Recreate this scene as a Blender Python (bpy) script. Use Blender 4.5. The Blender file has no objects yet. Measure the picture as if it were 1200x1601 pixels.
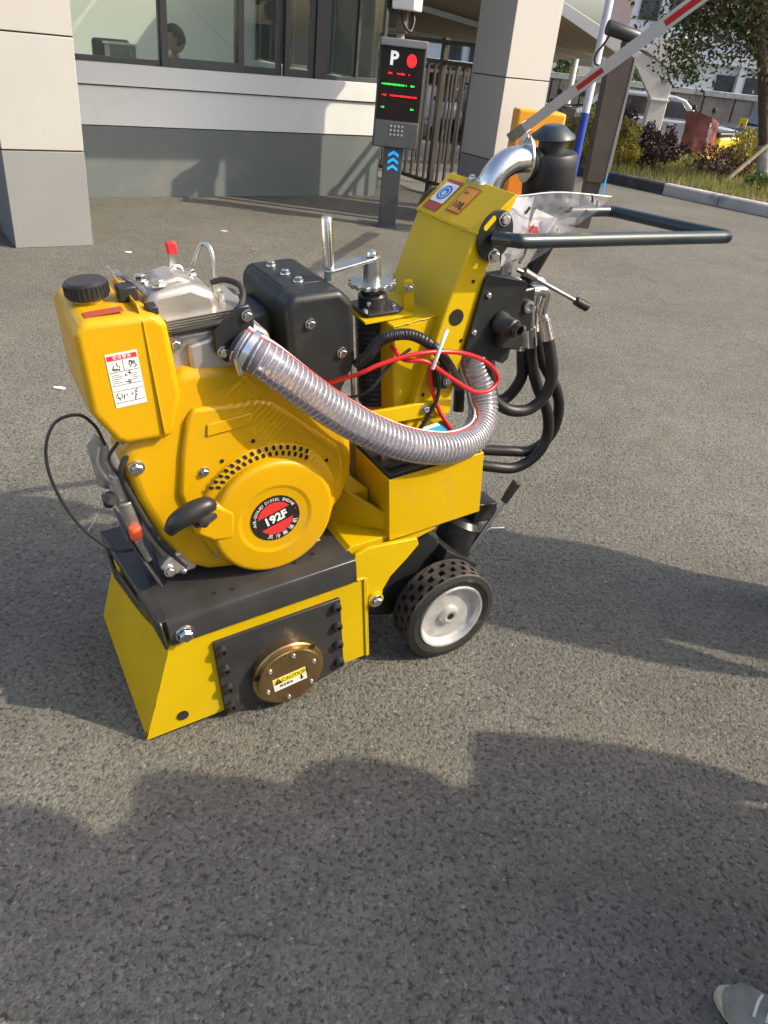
import bpy, bmesh, math, random
from mathutils import Vector, Matrix, noise
random.seed(7)
R = math.radians
PI = math.pi
S = bpy.context.scene
C = S.collection

# ------------------------------------------------------------------ camera, sky, sun, exposure
PITCH, ROLL = 31.511, 6.571
fwd = Vector((0, math.cos(R(PITCH)), -math.sin(R(PITCH))))
right0 = Vector((1, 0, 0)); up0 = right0.cross(fwd)
ro = R(ROLL)
right = right0 * math.cos(ro) + up0 * math.sin(ro)
up = up0 * math.cos(ro) - right0 * math.sin(ro)
cd = bpy.data.cameras.new('camera'); cam = bpy.data.objects.new('camera', cd); C.objects.link(cam)
cam.matrix_world = Matrix(((right.x, up.x, -fwd.x, 0), (right.y, up.y, -fwd.y, 0), (right.z, up.z, -fwd.z, 1.45), (0, 0, 0, 1)))
cd.sensor_fit = 'VERTICAL'; cd.sensor_height = 24.0; cd.sensor_width = 18.0
cd.lens = 1200.0 / 1601.0 * 24.0
cd.clip_start = 0.05; cd.clip_end = 600
S.camera = cam

SUN_AZ, SUN_EL = R(-6), R(40)
sdir = Vector((math.cos(SUN_AZ) * math.cos(SUN_EL), math.sin(SUN_AZ) * math.cos(SUN_EL), math.sin(SUN_EL)))
w = bpy.data.worlds.new('World'); S.world = w; w.use_nodes = True
nt = w.node_tree; bg = nt.nodes['Background']
sky = nt.nodes.new('ShaderNodeTexSky'); sky.sky_type = 'NISHITA'; sky.sun_disc = False
sky.sun_elevation = SUN_EL; sky.sun_rotation = math.atan2(sdir.x, sdir.y)
sky.air_density = 1.0; sky.dust_density = 4.0; sky.ozone_density = 1.0
nt.links.new(sky.outputs[0], bg.inputs[0]); bg.inputs[1].default_value = 0.15
sl = bpy.data.lights.new('sun', 'SUN'); sl.energy = 2.8; sl.angle = R(0.6); sl.color = (1.0, 0.88, 0.67)
sun = bpy.data.objects.new('sun', sl); C.objects.link(sun); sun.rotation_euler = sdir.to_track_quat('Z', 'Y').to_euler()
sun.location = (6, -2, 8)
S.view_settings.view_transform = 'Standard'; S.view_settings.look = 'None'
S.view_settings.exposure = 0.93; S.view_settings.gamma = 1.0
S.view_settings.use_curve_mapping = False
S.render.engine = 'CYCLES'
S.cycles.transparent_max_bounces = 24
S.cycles.max_bounces = 8

# ------------------------------------------------------------------ materials
MATS = {}
def mat(name, col, rough=0.5, metal=0.0, var=0.08, vscale=6.0, bump=0.0, bscale=60.0, coat=0.0, spec=0.5, dirt=None, dscale=3.0, emit=None, alpha=1.0, drange=(0.5, 0.7)):
    if name in MATS: return MATS[name]
    m = bpy.data.materials.new(name); m.use_nodes = True
    t = m.node_tree; N = t.nodes; L = t.links
    p = N['Principled BSDF']
    tc = N.new('ShaderNodeTexCoord')
    n1 = N.new('ShaderNodeTexNoise'); n1.inputs['Scale'].default_value = vscale; n1.inputs['Detail'].default_value = 6
    L.new(tc.outputs['Object'], n1.inputs['Vector'])
    mr = N.new('ShaderNodeMapRange'); mr.inputs[1].default_value = 0.3; mr.inputs[2].default_value = 0.7
    mr.inputs[3].default_value = 1 - var; mr.inputs[4].default_value = 1 + var
    L.new(n1.outputs[0], mr.inputs[0])
    mul = N.new('ShaderNodeVectorMath'); mul.operation = 'SCALE'
    mul.inputs[0].default_value = col
    L.new(mr.outputs[0], mul.inputs['Scale'])
    out = mul.outputs[0]
    if dirt:
        n2 = N.new('ShaderNodeTexNoise'); n2.inputs['Scale'].default_value = dscale; n2.inputs['Detail'].default_value = 9; n2.inputs['Roughness'].default_value = 0.65
        L.new(tc.outputs['Object'], n2.inputs['Vector'])
        m2 = N.new('ShaderNodeMapRange'); m2.inputs[1].default_value = drange[0]; m2.inputs[2].default_value = drange[1]
        L.new(n2.outputs[0], m2.inputs[0])
        mx = N.new('ShaderNodeMix'); mx.data_type = 'RGBA'
        L.new(m2.outputs[0], mx.inputs[0]); L.new(out, mx.inputs[6]); mx.inputs[7].default_value = (*dirt, 1)
        out = mx.outputs[2]
    L.new(out, p.inputs['Base Color'])
    p.inputs['Metallic'].default_value = metal
    rr = N.new('ShaderNodeMapRange'); rr.inputs[1].default_value = 0.3; rr.inputs[2].default_value = 0.7
    rr.inputs[3].default_value = max(0.02, rough * 0.8); rr.inputs[4].default_value = min(1, rough * 1.2)
    L.new(n1.outputs[0], rr.inputs[0]); L.new(rr.outputs[0], p.inputs['Roughness'])
    p.inputs['Specular IOR Level'].default_value = spec
    p.inputs['Coat Weight'].default_value = coat; p.inputs['Coat Roughness'].default_value = 0.12
    if bump:
        n3 = N.new('ShaderNodeTexNoise'); n3.inputs['Scale'].default_value = bscale; n3.inputs['Detail'].default_value = 4
        L.new(tc.outputs['Object'], n3.inputs['Vector'])
        b = N.new('ShaderNodeBump'); b.inputs['Strength'].default_value = bump; b.inputs['Distance'].default_value = 0.004
        L.new(n3.outputs[0], b.inputs['Height']); L.new(b.outputs[0], p.inputs['Normal'])
    if emit:
        p.inputs['Emission Color'].default_value = (*emit[0], 1); p.inputs['Emission Strength'].default_value = emit[1]
    MATS[name] = m
    return m

LEMON = mat('lemon_paint', (0.545, 0.368, 0.001), 0.42, var=0.06, vscale=5, bump=0.12, bscale=38, coat=0.0, spec=0.32, dirt=(0.42, 0.29, 0.03), dscale=9, drange=(0.55, 0.85))
AMBER = mat('amber_paint', (0.565, 0.315, 0.001), 0.34, var=0.05, vscale=4, bump=0.10, bscale=190, coat=0.05, spec=0.38, dirt=(0.44, 0.26, 0.04), dscale=8, drange=(0.57, 0.88))
BOXY = mat('battery_box_paint', (0.55, 0.345, 0.001), 0.36, var=0.05, vscale=4, bump=0.10, bscale=190, spec=0.35, dirt=(0.42, 0.27, 0.04), dscale=8, drange=(0.57, 0.88))
BLACKP = mat('black_paint', (0.016, 0.017, 0.018), 0.38, var=0.25, bump=0.06, bscale=200, dirt=(0.06, 0.057, 0.05), dscale=8, drange=(0.55, 0.85))
SATIN = mat('satin_black_plate', (0.012, 0.014, 0.015), 0.45, var=0.2, dirt=(0.035, 0.034, 0.03), dscale=12, drange=(0.55, 0.9))
GREYST = mat('dark_grey_steel', (0.050, 0.049, 0.050), 0.33, metal=0.35, var=0.18, vscale=9, bump=0.08, bscale=90, dirt=(0.12, 0.11, 0.10), dscale=14, drange=(0.6, 0.85))
HANDLEM = mat('handle_enamel', (0.018, 0.028, 0.035), 0.38, var=0.2, coat=0.15, bump=0.12, bscale=25)
RUBBER = mat('rubber', (0.018, 0.018, 0.018), 0.6, var=0.3, bump=0.2, bscale=150, dirt=(0.07, 0.065, 0.055), dscale=10, drange=(0.5, 0.8))
TYREM = mat('tyre_rubber', (0.035, 0.031, 0.028), 0.75, var=0.3, bump=0.3, bscale=120, dirt=(0.13, 0.11, 0.09), dscale=14, drange=(0.45, 0.75))
HOSEB = mat('hydraulic_hose', (0.013, 0.013, 0.014), 0.42, var=0.3, bump=0.15, bscale=300)
CHROME = mat('bright_zinc', (0.72, 0.72, 0.70), 0.22, metal=1.0, var=0.1, bump=0.1, bscale=80)
ZINC = mat('zinc_steel', (0.52, 0.54, 0.54), 0.36, metal=0.95, var=0.15, bump=0.12, bscale=90, dirt=(0.25, 0.24, 0.22), dscale=20, drange=(0.55, 0.8))
CAST = mat('cast_aluminium', (0.50, 0.47, 0.43), 0.42, metal=0.75, var=0.12, vscale=10, bump=0.12, bscale=260, dirt=(0.30, 0.27, 0.23), dscale=12, drange=(0.5, 0.8))
BRASS = mat('yellow_passivated_steel', (0.46, 0.33, 0.15), 0.26, metal=0.95, var=0.15, vscale=14, bump=0.08, bscale=120, dirt=(0.36, 0.20, 0.12), dscale=9, drange=(0.45, 0.7))
RIMM = mat('rim_silver', (0.55, 0.55, 0.54), 0.42, metal=0.5, var=0.12, vscale=30, bump=0.2, bscale=60, dirt=(0.28, 0.27, 0.25), dscale=18, drange=(0.55, 0.8))
BLACKPL = mat('black_plastic', (0.02, 0.02, 0.021), 0.42, var=0.2, bump=0.05, bscale=200)
REDPL = mat('red_plastic', (0.62, 0.02, 0.03), 0.4)
ORANGEPL = mat('orange_plastic', (0.75, 0.10, 0.03), 0.45)
REDCAB = mat('red_cable', (0.60, 0.015, 0.02), 0.35)
WHITEP = mat('white_plastic', (0.75, 0.74, 0.72), 0.45)
PAPER = mat('label_white', (0.72, 0.71, 0.70), 0.5, var=0.03)
LRED = mat('label_red', (0.60, 0.03, 0.03), 0.5, var=0.03)
LREDB = mat('label_brown_red', (0.36, 0.06, 0.03), 0.5, var=0.05)
LYEL = mat('label_yellow', (0.75, 0.60, 0.02), 0.5, var=0.03)
LORANGE = mat('label_ochre', (0.58, 0.26, 0.02), 0.5, var=0.05)
INK = mat('ink_black', (0.012, 0.012, 0.012), 0.5, var=0.0)
LBLUE = mat('label_blue', (0.03, 0.12, 0.42), 0.5, var=0.05)
LCYAN = mat('label_cyan', (0.03, 0.42, 0.75), 0.5, var=0.05)
HOLE = mat('dark_opening', (0.006, 0.005, 0.004), 0.9, var=0.0)

def clear_mat(name, tint, trans, rough=0.1, body=(0.5, 0.5, 0.6), ior=1.45, bump=0.0, bscale=30):
    m = bpy.data.materials.new(name); m.use_nodes = True
    t = m.node_tree; N = t.nodes; L = t.links
    for n in list(N): N.remove(n)
    o = N.new('ShaderNodeOutputMaterial'); tr = N.new('ShaderNodeBsdfTransparent'); tr.inputs[0].default_value = (*tint, 1)
    df = N.new('ShaderNodeBsdfDiffuse'); df.inputs[0].default_value = (*body, 1)
    tl = N.new('ShaderNodeBsdfTranslucent'); tl.inputs[0].default_value = (*body, 1)
    ad = N.new('ShaderNodeMixShader'); ad.inputs[0].default_value = 0.5
    L.new(df.outputs[0], ad.inputs[1]); L.new(tl.outputs[0], ad.inputs[2])
    m1 = N.new('ShaderNodeMixShader'); m1.inputs[0].default_value = trans
    L.new(ad.outputs[0], m1.inputs[1]); L.new(tr.outputs[0], m1.inputs[2])
    gl = N.new('ShaderNodeBsdfGlossy'); gl.inputs['Roughness'].default_value = rough
    fr = N.new('ShaderNodeFresnel'); fr.inputs[0].default_value = ior
    m2 = N.new('ShaderNodeMixShader')
    L.new(fr.outputs[0], m2.inputs[0]); L.new(m1.outputs[0], m2.inputs[1]); L.new(gl.outputs[0], m2.inputs[2])
    if bump:
        tc = N.new('ShaderNodeTexCoord'); n3 = N.new('ShaderNodeTexNoise'); n3.inputs['Scale'].default_value = bscale
        L.new(tc.outputs['Object'], n3.inputs['Vector']); b = N.new('ShaderNodeBump'); b.inputs['Strength'].default_value = bump; b.inputs['Distance'].default_value = 0.01
        L.new(n3.outputs[0], b.inputs['Height']); L.new(b.outputs[0], gl.inputs['Normal']); L.new(b.outputs[0], fr.inputs['Normal']); L.new(b.outputs[0], df.inputs['Normal'])
    L.new(m2.outputs[0], o.inputs[0])
    return m
GLASS = clear_mat('window_glass', (0.80, 0.86, 0.83), 0.94, 0.02, (0.3, 0.36, 0.34), 1.5)
CARGLASS = clear_mat('car_glass', (0.35, 0.42, 0.40), 0.8, 0.03, (0.10, 0.14, 0.14), 1.5)
PVC = clear_mat('clear_pvc', (0.96, 0.95, 0.99), 0.73, 0.10, (0.72, 0.70, 0.82), 1.45, 0.15, 60)
BAGM = clear_mat('clear_polythene', (0.97, 0.97, 0.98), 0.78, 0.12, (0.85, 0.85, 0.88), 1.28, 0.22, 34)
SLEEVE = clear_mat('clear_guard', (0.95, 0.95, 0.95), 0.7, 0.1, (0.6, 0.6, 0.6), 1.4)

# ------------------------------------------------------------------ geometry helpers
def finish(name, bm, m, parent=None, bevel=0.0, seg=2, ang=35, flat=False, loc=None):
    bmesh.ops.recalc_face_normals(bm, faces=bm.faces)
    me = bpy.data.meshes.new(name); bm.to_mesh(me); bm.free()
    me.materials.append(m)
    if not flat:
        for p in me.polygons: p.use_smooth = True
        me.set_sharp_from_angle(angle=R(ang))
    o = bpy.data.objects.new(name, me); C.objects.link(o)
    if loc: o.location = loc
    if parent: o.parent = parent
    if bevel:
        b = o.modifiers.new('bevel', 'BEVEL'); b.width = bevel; b.segments = seg; b.limit_method = 'ANGLE'; b.angle_limit = R(30)
        b.harden_normals = False
    return o
def thing(name, label, cat, loc=(0, 0, 0), rz=0, group=None):
    o = bpy.data.objects.new(name, None); C.objects.link(o); o.location = loc; o.rotation_euler = (0, 0, rz)
    o.empty_display_size = 0.2
    tag(o, label, cat, group); return o
def tag(o, label=None, cat=None, group=None, kind=None):
    if label: o['label'] = label
    if cat: o['category'] = cat
    if group: o['group'] = group
    if kind: o['kind'] = kind
    return o
def box(bm, x0, x1, y0, y1, z0, z1):
    v = [bm.verts.new(p) for p in ((x0, y0, z0), (x1, y0, z0), (x1, y1, z0), (x0, y1, z0), (x0, y0, z1), (x1, y0, z1), (x1, y1, z1), (x0, y1, z1))]
    for f in ((0, 3, 2, 1), (4, 5, 6, 7), (0, 1, 5, 4), (1, 2, 6, 5), (2, 3, 7, 6), (3, 0, 4, 7)): bm.faces.new([v[i] for i in f])
    return bm
def Bx(*a):
    return box(bmesh.new(), *a)
def prism(bm, pts, ext):
    ext = Vector(ext); a = [bm.verts.new(p) for p in pts]; b = [bm.verts.new(Vector(p) + ext) for p in pts]
    n = len(pts); bm.faces.new(a); bm.faces.new(b[::-1])
    for i in range(n): bm.faces.new((a[i], b[i], b[(i + 1) % n], a[(i + 1) % n]))
    return bm
def pxz(poly, y0, y1, bm=None):
    return prism(bm or bmesh.new(), [(x, y0, z) for x, z in poly], (0, y1 - y0, 0))
def frame_for(d):
    d = Vector(d).normalized(); a = Vector((0, 0, 1)) if abs(d.z) < 0.9 else Vector((1, 0, 0))
    u = d.cross(a).normalized(); return u, d.cross(u).normalized(), d
def cyl(bm, p0, p1, r0, r1=None, seg=16, caps=True):
    r1 = r0 if r1 is None else r1; p0 = Vector(p0); p1 = Vector(p1); u, v, d = frame_for(p1 - p0)
    A = []; B_ = []
    for i in range(seg):
        t = 2 * PI * i / seg; c = u * math.cos(t) + v * math.sin(t)
        A.append(bm.verts.new(p0 + c * r0)); B_.append(bm.verts.new(p1 + c * r1))
    for i in range(seg): bm.faces.new((A[i], A[(i + 1) % seg], B_[(i + 1) % seg], B_[i]))
    if caps: bm.faces.new(A[::-1]); bm.faces.new(B_)
    return bm
def lathe(bm, prof, o, axis, seg=40, xax=None):
    o = Vector(o); u, v, d = frame_for(axis); rings = []
    for r, h in prof:
        if r < 1e-6: rings.append([bm.verts.new(o + d * h)]); continue
        rings.append([bm.verts.new(o + d * h + (u * math.cos(2 * PI * i / seg) + v * math.sin(2 * PI * i / seg)) * r) for i in range(seg)])
    for a, b in zip(rings, rings[1:]):
        if len(a) == 1 and len(b) == 1: continue
        for i in range(seg):
            j = (i + 1) % seg
            if len(a) == 1: bm.faces.new((a[0], b[i], b[j]))
            elif len(b) == 1: bm.faces.new((a[i], b[0], a[j]))
            else: bm.faces.new((a[i], b[i], b[j], a[j]))
    return bm
def catmull(P, n=8):
    P = [Vector(p) for p in P]; Q = [P[0] * 2 - P[1]] + P + [P[-1] * 2 - P[-2]]; out = []
    for i in range(1, len(Q) - 2):
        a, b, c, d = Q[i - 1:i + 3]
        for k in range(n):
            t = k / n
            out.append(0.5 * ((2 * b) + (c - a) * t + (2 * a - 5 * b + 4 * c - d) * t * t + (3 * b - a - 3 * c + d) * t ** 3))
    out.append(P[-1]); return out
def frames(path):
    T = [(path[min(i + 1, len(path) - 1)] - path[max(i - 1, 0)]).normalized() for i in range(len(path))]
    u = T[0].cross(Vector((0, 0, 1)));
    if u.length < 0.1: u = T[0].cross(Vector((1, 0, 0)))
    u.normalize(); out = []
    for t in T:
        u = (u - t * u.dot(t)).normalized(); out.append((t, u, t.cross(u)))
    return out
def tube(bm, P, r, seg=12, n=8, smooth=True, caps=True, rf=None):
    path = catmull(P, n) if smooth else [Vector(p) for p in P]
    fr = frames(path); rings = []
    for i, (p, (t, u, v)) in enumerate(zip(path, fr)):
        rr = r if rf is None else rf(i / (len(path) - 1)) * r
        rings.append([bm.verts.new(p + (u * math.cos(2 * PI * k / seg) + v * math.sin(2 * PI * k / seg)) * rr) for k in range(seg)])
    for a, b in zip(rings, rings[1:]):
        for k in range(seg): bm.faces.new((a[k], b[k], b[(k + 1) % seg], a[(k + 1) % seg]))
    if caps: bm.faces.new(rings[0][::-1]); bm.faces.new(rings[-1])
    return bm
def tubeo(name, P, r, m, parent, **k):
    return finish(name, tube(bmesh.new(), P, r, **k), m, parent, ang=60)
def add_text(bm, s, size, origin, xd, yd, ext=0.0004, cx=True, bold=0.0):
    cu = bpy.data.curves.new('t', 'FONT'); cu.body = s; cu.size = size; cu.extrude = ext; cu.resolution_u = 2; cu.offset = bold
    cu.align_x = 'CENTER' if cx else 'LEFT'; cu.align_y = 'CENTER'
    o = bpy.data.objects.new('t', cu); C.objects.link(o)
    bpy.context.view_layer.update(); dg = bpy.context.evaluated_depsgraph_get()
    me = bpy.data.meshes.new_from_object(o.evaluated_get(dg))
    xd = Vector(xd).normalized(); yd = Vector(yd).normalized(); zd = xd.cross(yd)
    M = Matrix(((xd.x, yd.x, zd.x, origin[0]), (xd.y, yd.y, zd.y, origin[1]), (xd.z, yd.z, zd.z, origin[2]), (0, 0, 0, 1)))
    me.transform(M); bm.from_mesh(me)
    bpy.data.objects.remove(o); bpy.data.curves.remove(cu); bpy.data.meshes.remove(me)
    return bm

# shared bolt meshes, unit radius, axis +Z
def _boltmesh(name, m, dome=False):
    bm = bmesh.new()
    if dome:
        lathe(bm, [(1.0, 0), (1.0, 0.35), (0.85, 0.75), (0.5, 0.95), (0.42, 0.95), (0.40, 0.6), (0, 0.6)], (0, 0, 0), (0, 0, 1), 16)
    else:
        lathe(bm, [(1.35, 0), (1.35, 0.12), (1.3, 0.22), (1.0, 0.24)], (0, 0, 0), (0, 0, 1), 18)
        lathe(bm, [(0.95, 0.22), (0.95, 0.85), (0.78, 1.0), (0, 1.02)], (0, 0, 0), (0, 0, 1), 6)
    bmesh.ops.recalc_face_normals(bm, faces=bm.faces)
    me = bpy.data.meshes.new(name); bm.to_mesh(me); bm.free(); me.materials.append(m)
    for p in me.polygons: p.use_smooth = True
    me.set_sharp_from_angle(angle=R(35)); return me
HEX = _boltmesh('hex_bolt', CHROME); SOCK = _boltmesh('socket_bolt', BLACKP, True); SOCKZ = _boltmesh('socket_bolt_zinc', CHROME, True)
def bolt(p, d, r, parent, me=None, name='bolt'):
    o = bpy.data.objects.new(name, me or HEX); C.objects.link(o); o.parent = parent; o.location = p; o.scale = (r, r, r)
    o.rotation_euler = Vector(d).to_track_quat('Z', 'Y').to_euler(); return o

# ------------------------------------------------------------------ ground
def asphalt(name, col, sc=1.0, bump=0.8, dark=(0.035, 0.031, 0.027)):
    m = bpy.data.materials.new(name); m.use_nodes = True; t = m.node_tree; N = t.nodes; L = t.links; p = N['Principled BSDF']
    tc = N.new('ShaderNodeTexCoord'); co = tc.outputs['Object']
    def noi(s, d=4, r=0.6, ty=None):
        n = N.new('ShaderNodeTexNoise'); n.inputs['Scale'].default_value = s; n.inputs['Detail'].default_value = d; n.inputs['Roughness'].default_value = r
        L.new(co, n.inputs['Vector']); return n.outputs[0]
    def vor(s, feat='F1', r=1.0):
        n = N.new('ShaderNodeTexVoronoi'); n.feature = feat; n.inputs['Scale'].default_value = s; n.inputs['Randomness'].default_value = r
        L.new(co, n.inputs['Vector']); return n
    def rng(x, a, b, c, d):
        n = N.new('ShaderNodeMapRange'); n.inputs[1].default_value = a; n.inputs[2].default_value = b; n.inputs[3].default_value = c; n.inputs[4].default_value = d
        L.new(x, n.inputs[0]); return n.outputs[0]
    def mth(op, a, b):
        n = N.new('ShaderNodeMath'); n.operation = op
        for i, x in enumerate((a, b)):
            if isinstance(x, (int, float)): n.inputs[i].default_value = x
            else: L.new(x, n.inputs[i])
        return n.outputs[0]
    def mix(f, a, b):
        n = N.new('ShaderNodeMix'); n.data_type = 'RGBA'
        L.new(f, n.inputs[0])
        for i, x in ((6, a), (7, b)):
            if isinstance(x, tuple): n.inputs[i].default_value = (*x, 1)
            else: L.new(x, n.inputs[i])
        return n.outputs[2]
    v1 = vor(138 * sc); v2 = vor(330 * sc); vp = vor(62 * sc)
    sepc = N.new('ShaderNodeSeparateColor'); L.new(v1.outputs['Color'], sepc.inputs[0])
    stone = rng(sepc.outputs[0], 0, 1, 0.76, 1.25)
    big = rng(noi(0.9, 5), 0.3, 0.7, 0.82, 1.18); mid = rng(noi(9, 6, 0.7), 0.3, 0.7, 0.85, 1.15)
    f = mth('MULTIPLY', mth('MULTIPLY', stone, big), mid)
    sv = N.new('ShaderNodeVectorMath'); sv.operation = 'SCALE'; sv.inputs[0].default_value = col; L.new(f, sv.inputs['Scale'])
    pits = mth('MULTIPLY', rng(noi(72 * sc, 4, 0.62), 0.535, 0.63, 0, 1), 0.85)
    c1 = mix(pits, sv.outputs[0], dark)
    chips = mth('MULTIPLY', rng(sepc.outputs[1], 0.985, 0.989, 0, 1), 0.30)
    c2 = mix(chips, c1, (0.42, 0.40, 0.37))
    dust = mth('MULTIPLY', rng(noi(2.2, 7, 0.7), 0.5, 0.72, 0, 1), 0.35)
    c3 = mix(dust, c2, (col[0] * 1.35, col[1] * 1.22, col[2] * 1.05))
    st = mth('MULTIPLY', rng(noi(0.55, 6, 0.62), 0.50, 0.64, 0, 1), 0.22)
    c4 = mix(st, c3, (col[0] * 0.62, col[1] * 0.62, col[2] * 0.62))
    oil = mth('MULTIPLY', rng(vor(0.8).outputs['Distance'], 0.10, 0.02, 0, 1), 0.35)
    c3 = mix(oil, c4, (0.05, 0.048, 0.045))
    L.new(c3, p.inputs['Base Color']); p.inputs['Roughness'].default_value = 0.82; p.inputs['Specular IOR Level'].default_value = 0.35
    h = mth('ADD', mth('MULTIPLY', v1.outputs['Distance'], -0.55), mth('MULTIPLY', v2.outputs['Distance'], -0.25))
    h = mth('ADD', h, mth('MULTIPLY', noi(72 * sc, 4, 0.62), -2.1)); h = mth('ADD', h, mth('MULTIPLY', noi(14, 5), 0.5))
    b = N.new('ShaderNodeBump'); b.inputs['Strength'].default_value = bump; b.inputs['Distance'].default_value = 0.006
    L.new(h, b.inputs['Height']); L.new(b.outputs[0], p.inputs['Normal'])
    return m
ASPH = asphalt('asphalt', (0.138, 0.134, 0.116))
def gz(x, y):
    t = min(1, max(0, (y - 14.5) / 4.5)); return -0.35 * t * t * (3 - 2 * t)
bm = bmesh.new()
xs = [-250, -60, -20, -10, -6, -3, -1.5, 0, 1.5, 3, 5, 8, 12, 20, 60, 250]; ys = [-60, -8, -3, 0, 2, 4, 6, 8, 10, 12, 13.5, 14.5, 15.2, 16, 16.8, 17.6, 18.3, 19, 22, 30, 60, 120, 400]
V = [[bm.verts.new((x, y, gz(x, y))) for x in xs] for y in ys]
for j in range(len(ys) - 1):
    for i in range(len(xs) - 1): bm.faces.new((V[j][i], V[j][i + 1], V[j + 1][i + 1], V[j + 1][i]))
tag(finish('asphalt_ground', bm, ASPH), kind='structure')

# ------------------------------------------------------------------ milling machine
O = (-0.49028, 1.22368, 0.0)
M = thing('milling_machine', 'yellow walk-behind road milling machine with diesel engine, clear hose and loop handle, on the asphalt', 'milling machine', O)
M.rotation_euler = (Matrix.Rotation(R(32), 3, 'Z') @ Matrix.Rotation(R(-6.8), 3, 'Y')).to_euler()
W = 0.49
# drum housing: sloped front sheet, two side sheets, rear post
bm = bmesh.new()
prism(bm, [(0, 0.004, 0), (0.098, 0.004, 0.266), (0.104, 0.004, 0.264), (0.006, 0.004, 0)], (0, W - 0.008, 0))
fp = finish('front_sheet', bm, LEMON, M, 0.0015)
side = [(0, 0), (0.098, 0.266), (0.556, 0.266), (0.583, 0.262), (0.583, 0.0), (0.509, 0.0), (0.509, 0.215), (0.19, 0.215), (0.19, 0.0)]
finish('side_sheet', pxz(side, 0, 0.006), LEMON, M, 0.0015)
finish('side_sheet', pxz(side, W - 0.006, W), LEMON, M, 0.0015)
finish('rear_post', Bx(0.575, 0.585, -0.004, 0.03, 0.0, 0.262), LEMON, M, 0.001)
bm = bmesh.new(); lathe(bm, [(0.014, 0), (0.014, 0.002), (0, 0.0022)], (0.091, -0.0002, 0.038), (0, -1, 0), 24); finish('rubber_plug', bm, RUBBER, M)
# weld nicks
finish('hinge_slit', Bx(0.0015, 0.004, -0.0006, 0.001, 0.008, 0.03), HOLE, M)
finish('worn_edge', pxz([(0.0, -0.002), (0.19, -0.002), (0.19, 0.0012), (0.003, 0.0018)], -0.0006, 0.0004), HOLE, M)
for P_ in ([(0.0005, -0.0003, 0.004), (0.05, -0.0003, 0.134), (0.097, -0.0003, 0.262)], [(0.56, -0.002, 0.262), (0.575, -0.002, 0.262)], [(0.583, -0.003, 0.255), (0.583, -0.003, 0.01)]):
    q_ = [Vector(p) for p in P_]; pts_ = []
    for s_a, s_b in zip(q_, q_[1:]):
        for t_ in range(14): pts_.append(s_a.lerp(s_b, t_ / 14) + Vector((random.uniform(-.0007, .0007), 0, random.uniform(-.0007, .0007))))
    finish('weld_bead', tube(bmesh.new(), pts_, 0.0016, seg=6, smooth=False), LEMON, M, ang=70)
# black milling drum inside
bm = bmesh.new(); cyl(bm, (0.35, 0.03, 0.07), (0.35, W - 0.03, 0.07), 0.075, seg=24)
for k in range(7):
    for q in range(10):
        a = 2 * PI * q / 10 + k * 0.5; y = 0.05 + k * 0.06
        c = Vector((0.35 + math.cos(a) * 0.085, y, 0.07 + math.sin(a) * 0.085)); box(bm, c.x - .012, c.x + .012, y - .006, y + .006, c.z - .012, c.z + .012)
finish('milling_drum', bm, GREYST, M)
# bearing plate
pp = [(0.190, 0.015), (0.190, 0.232), (0.508, 0.232), (0.508, 0.0), (0.42, -0.02), (0.39, -0.035), (0.31, -0.035), (0.28, -0.012), (0.19, -0.012)]
bp = finish('bearing_plate', pxz(pp, -0.009, 0.001), GREYST, M, 0.0012)
for k in range(4):
    z = 0.205 - k * 0.062
    bolt((0.205, -0.009, z), (0, -1, 0), 0.0142, M, SOCK); bolt((0.494, -0.009, z + 0.006), (0, -1, 0), 0.0142, M, SOCK)
cx, cz = 0.353, 0.072
bm = lathe(bmesh.new(), [(0.093, 0), (0.093, 0.018), (0.090, 0.021), (0.083, 0.021), (0.083, 0.030), (0.080, 0.032), (0, 0.033)], (cx, -0.009, cz), (0, -1, 0), 56)
hub = finish('bearing_cap', bm, BRASS, M, ang=25)
for k in range(6):
    a = PI / 3 * k + 0.35; bolt((cx + math.cos(a) * 0.066, -0.0405, cz + math.sin(a) * 0.066), (0, -1, 0), 0.0062, M, SOCKZ)
for k in range(3):
    a = 2 * PI / 3 * k + 0.75
    finish('cap_hole', lathe(bmesh.new(), [(0.009, 0), (0.009, 0.0006), (0, 0.0006)], (cx + math.cos(a) * 0.0875, -0.0296, cz + math.sin(a) * 0.0875), (0, -1, 0), 14), HOLE, M)
# caution label on the cap, tilted
def local_label(name, c, w_, h_, rot, m, parent, y, th=0.0006):
    ca, sa = math.cos(rot), math.sin(rot)
    P = [(c[0] + ca * a - sa * b, c[1] + sa * a + ca * b) for a, b in ((-w_ / 2, -h_ / 2), (w_ / 2, -h_ / 2), (w_ / 2, h_ / 2), (-w_ / 2, h_ / 2))]
    return finish(name, pxz(P, y - th, y), m, parent)
rot = R(4); yl = -0.0422
lab = local_label('caution_label', (cx - 0.004, cz - 0.006), 0.086, 0.040, rot, PAPER, M, yl)
lab['label'] = 'yellow and white caution label'
local_label('label_band', (cx - 0.0048, cz + 0.0035), 0.083, 0.020, rot, LYEL, lab, yl - 0.0006, 0.0003)
X_, Z_ = Vector((math.cos(rot), 0, math.sin(rot))), Vector((-math.sin(rot), 0, math.cos(rot)))
bm = add_text(bmesh.new(), 'CAUTION', 0.015, (cx + 0.009, yl - 0.0012, cz + 0.004), X_, Z_, 0.0002)
add_text(bm, '高速重齿', 0.009, (cx - 0.014, yl - 0.0009, cz - 0.015), X_, Z_, 0.0002)
q = Vector((cx - 0.034, yl - 0.0012, cz + 0.001)); prism(bm, [q + X_ * -0.011 + Z_ * -0.007, q + X_ * 0.011 + Z_ * -0.007, q + Z_ * 0.011], (0, -0.0002, 0))
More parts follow.
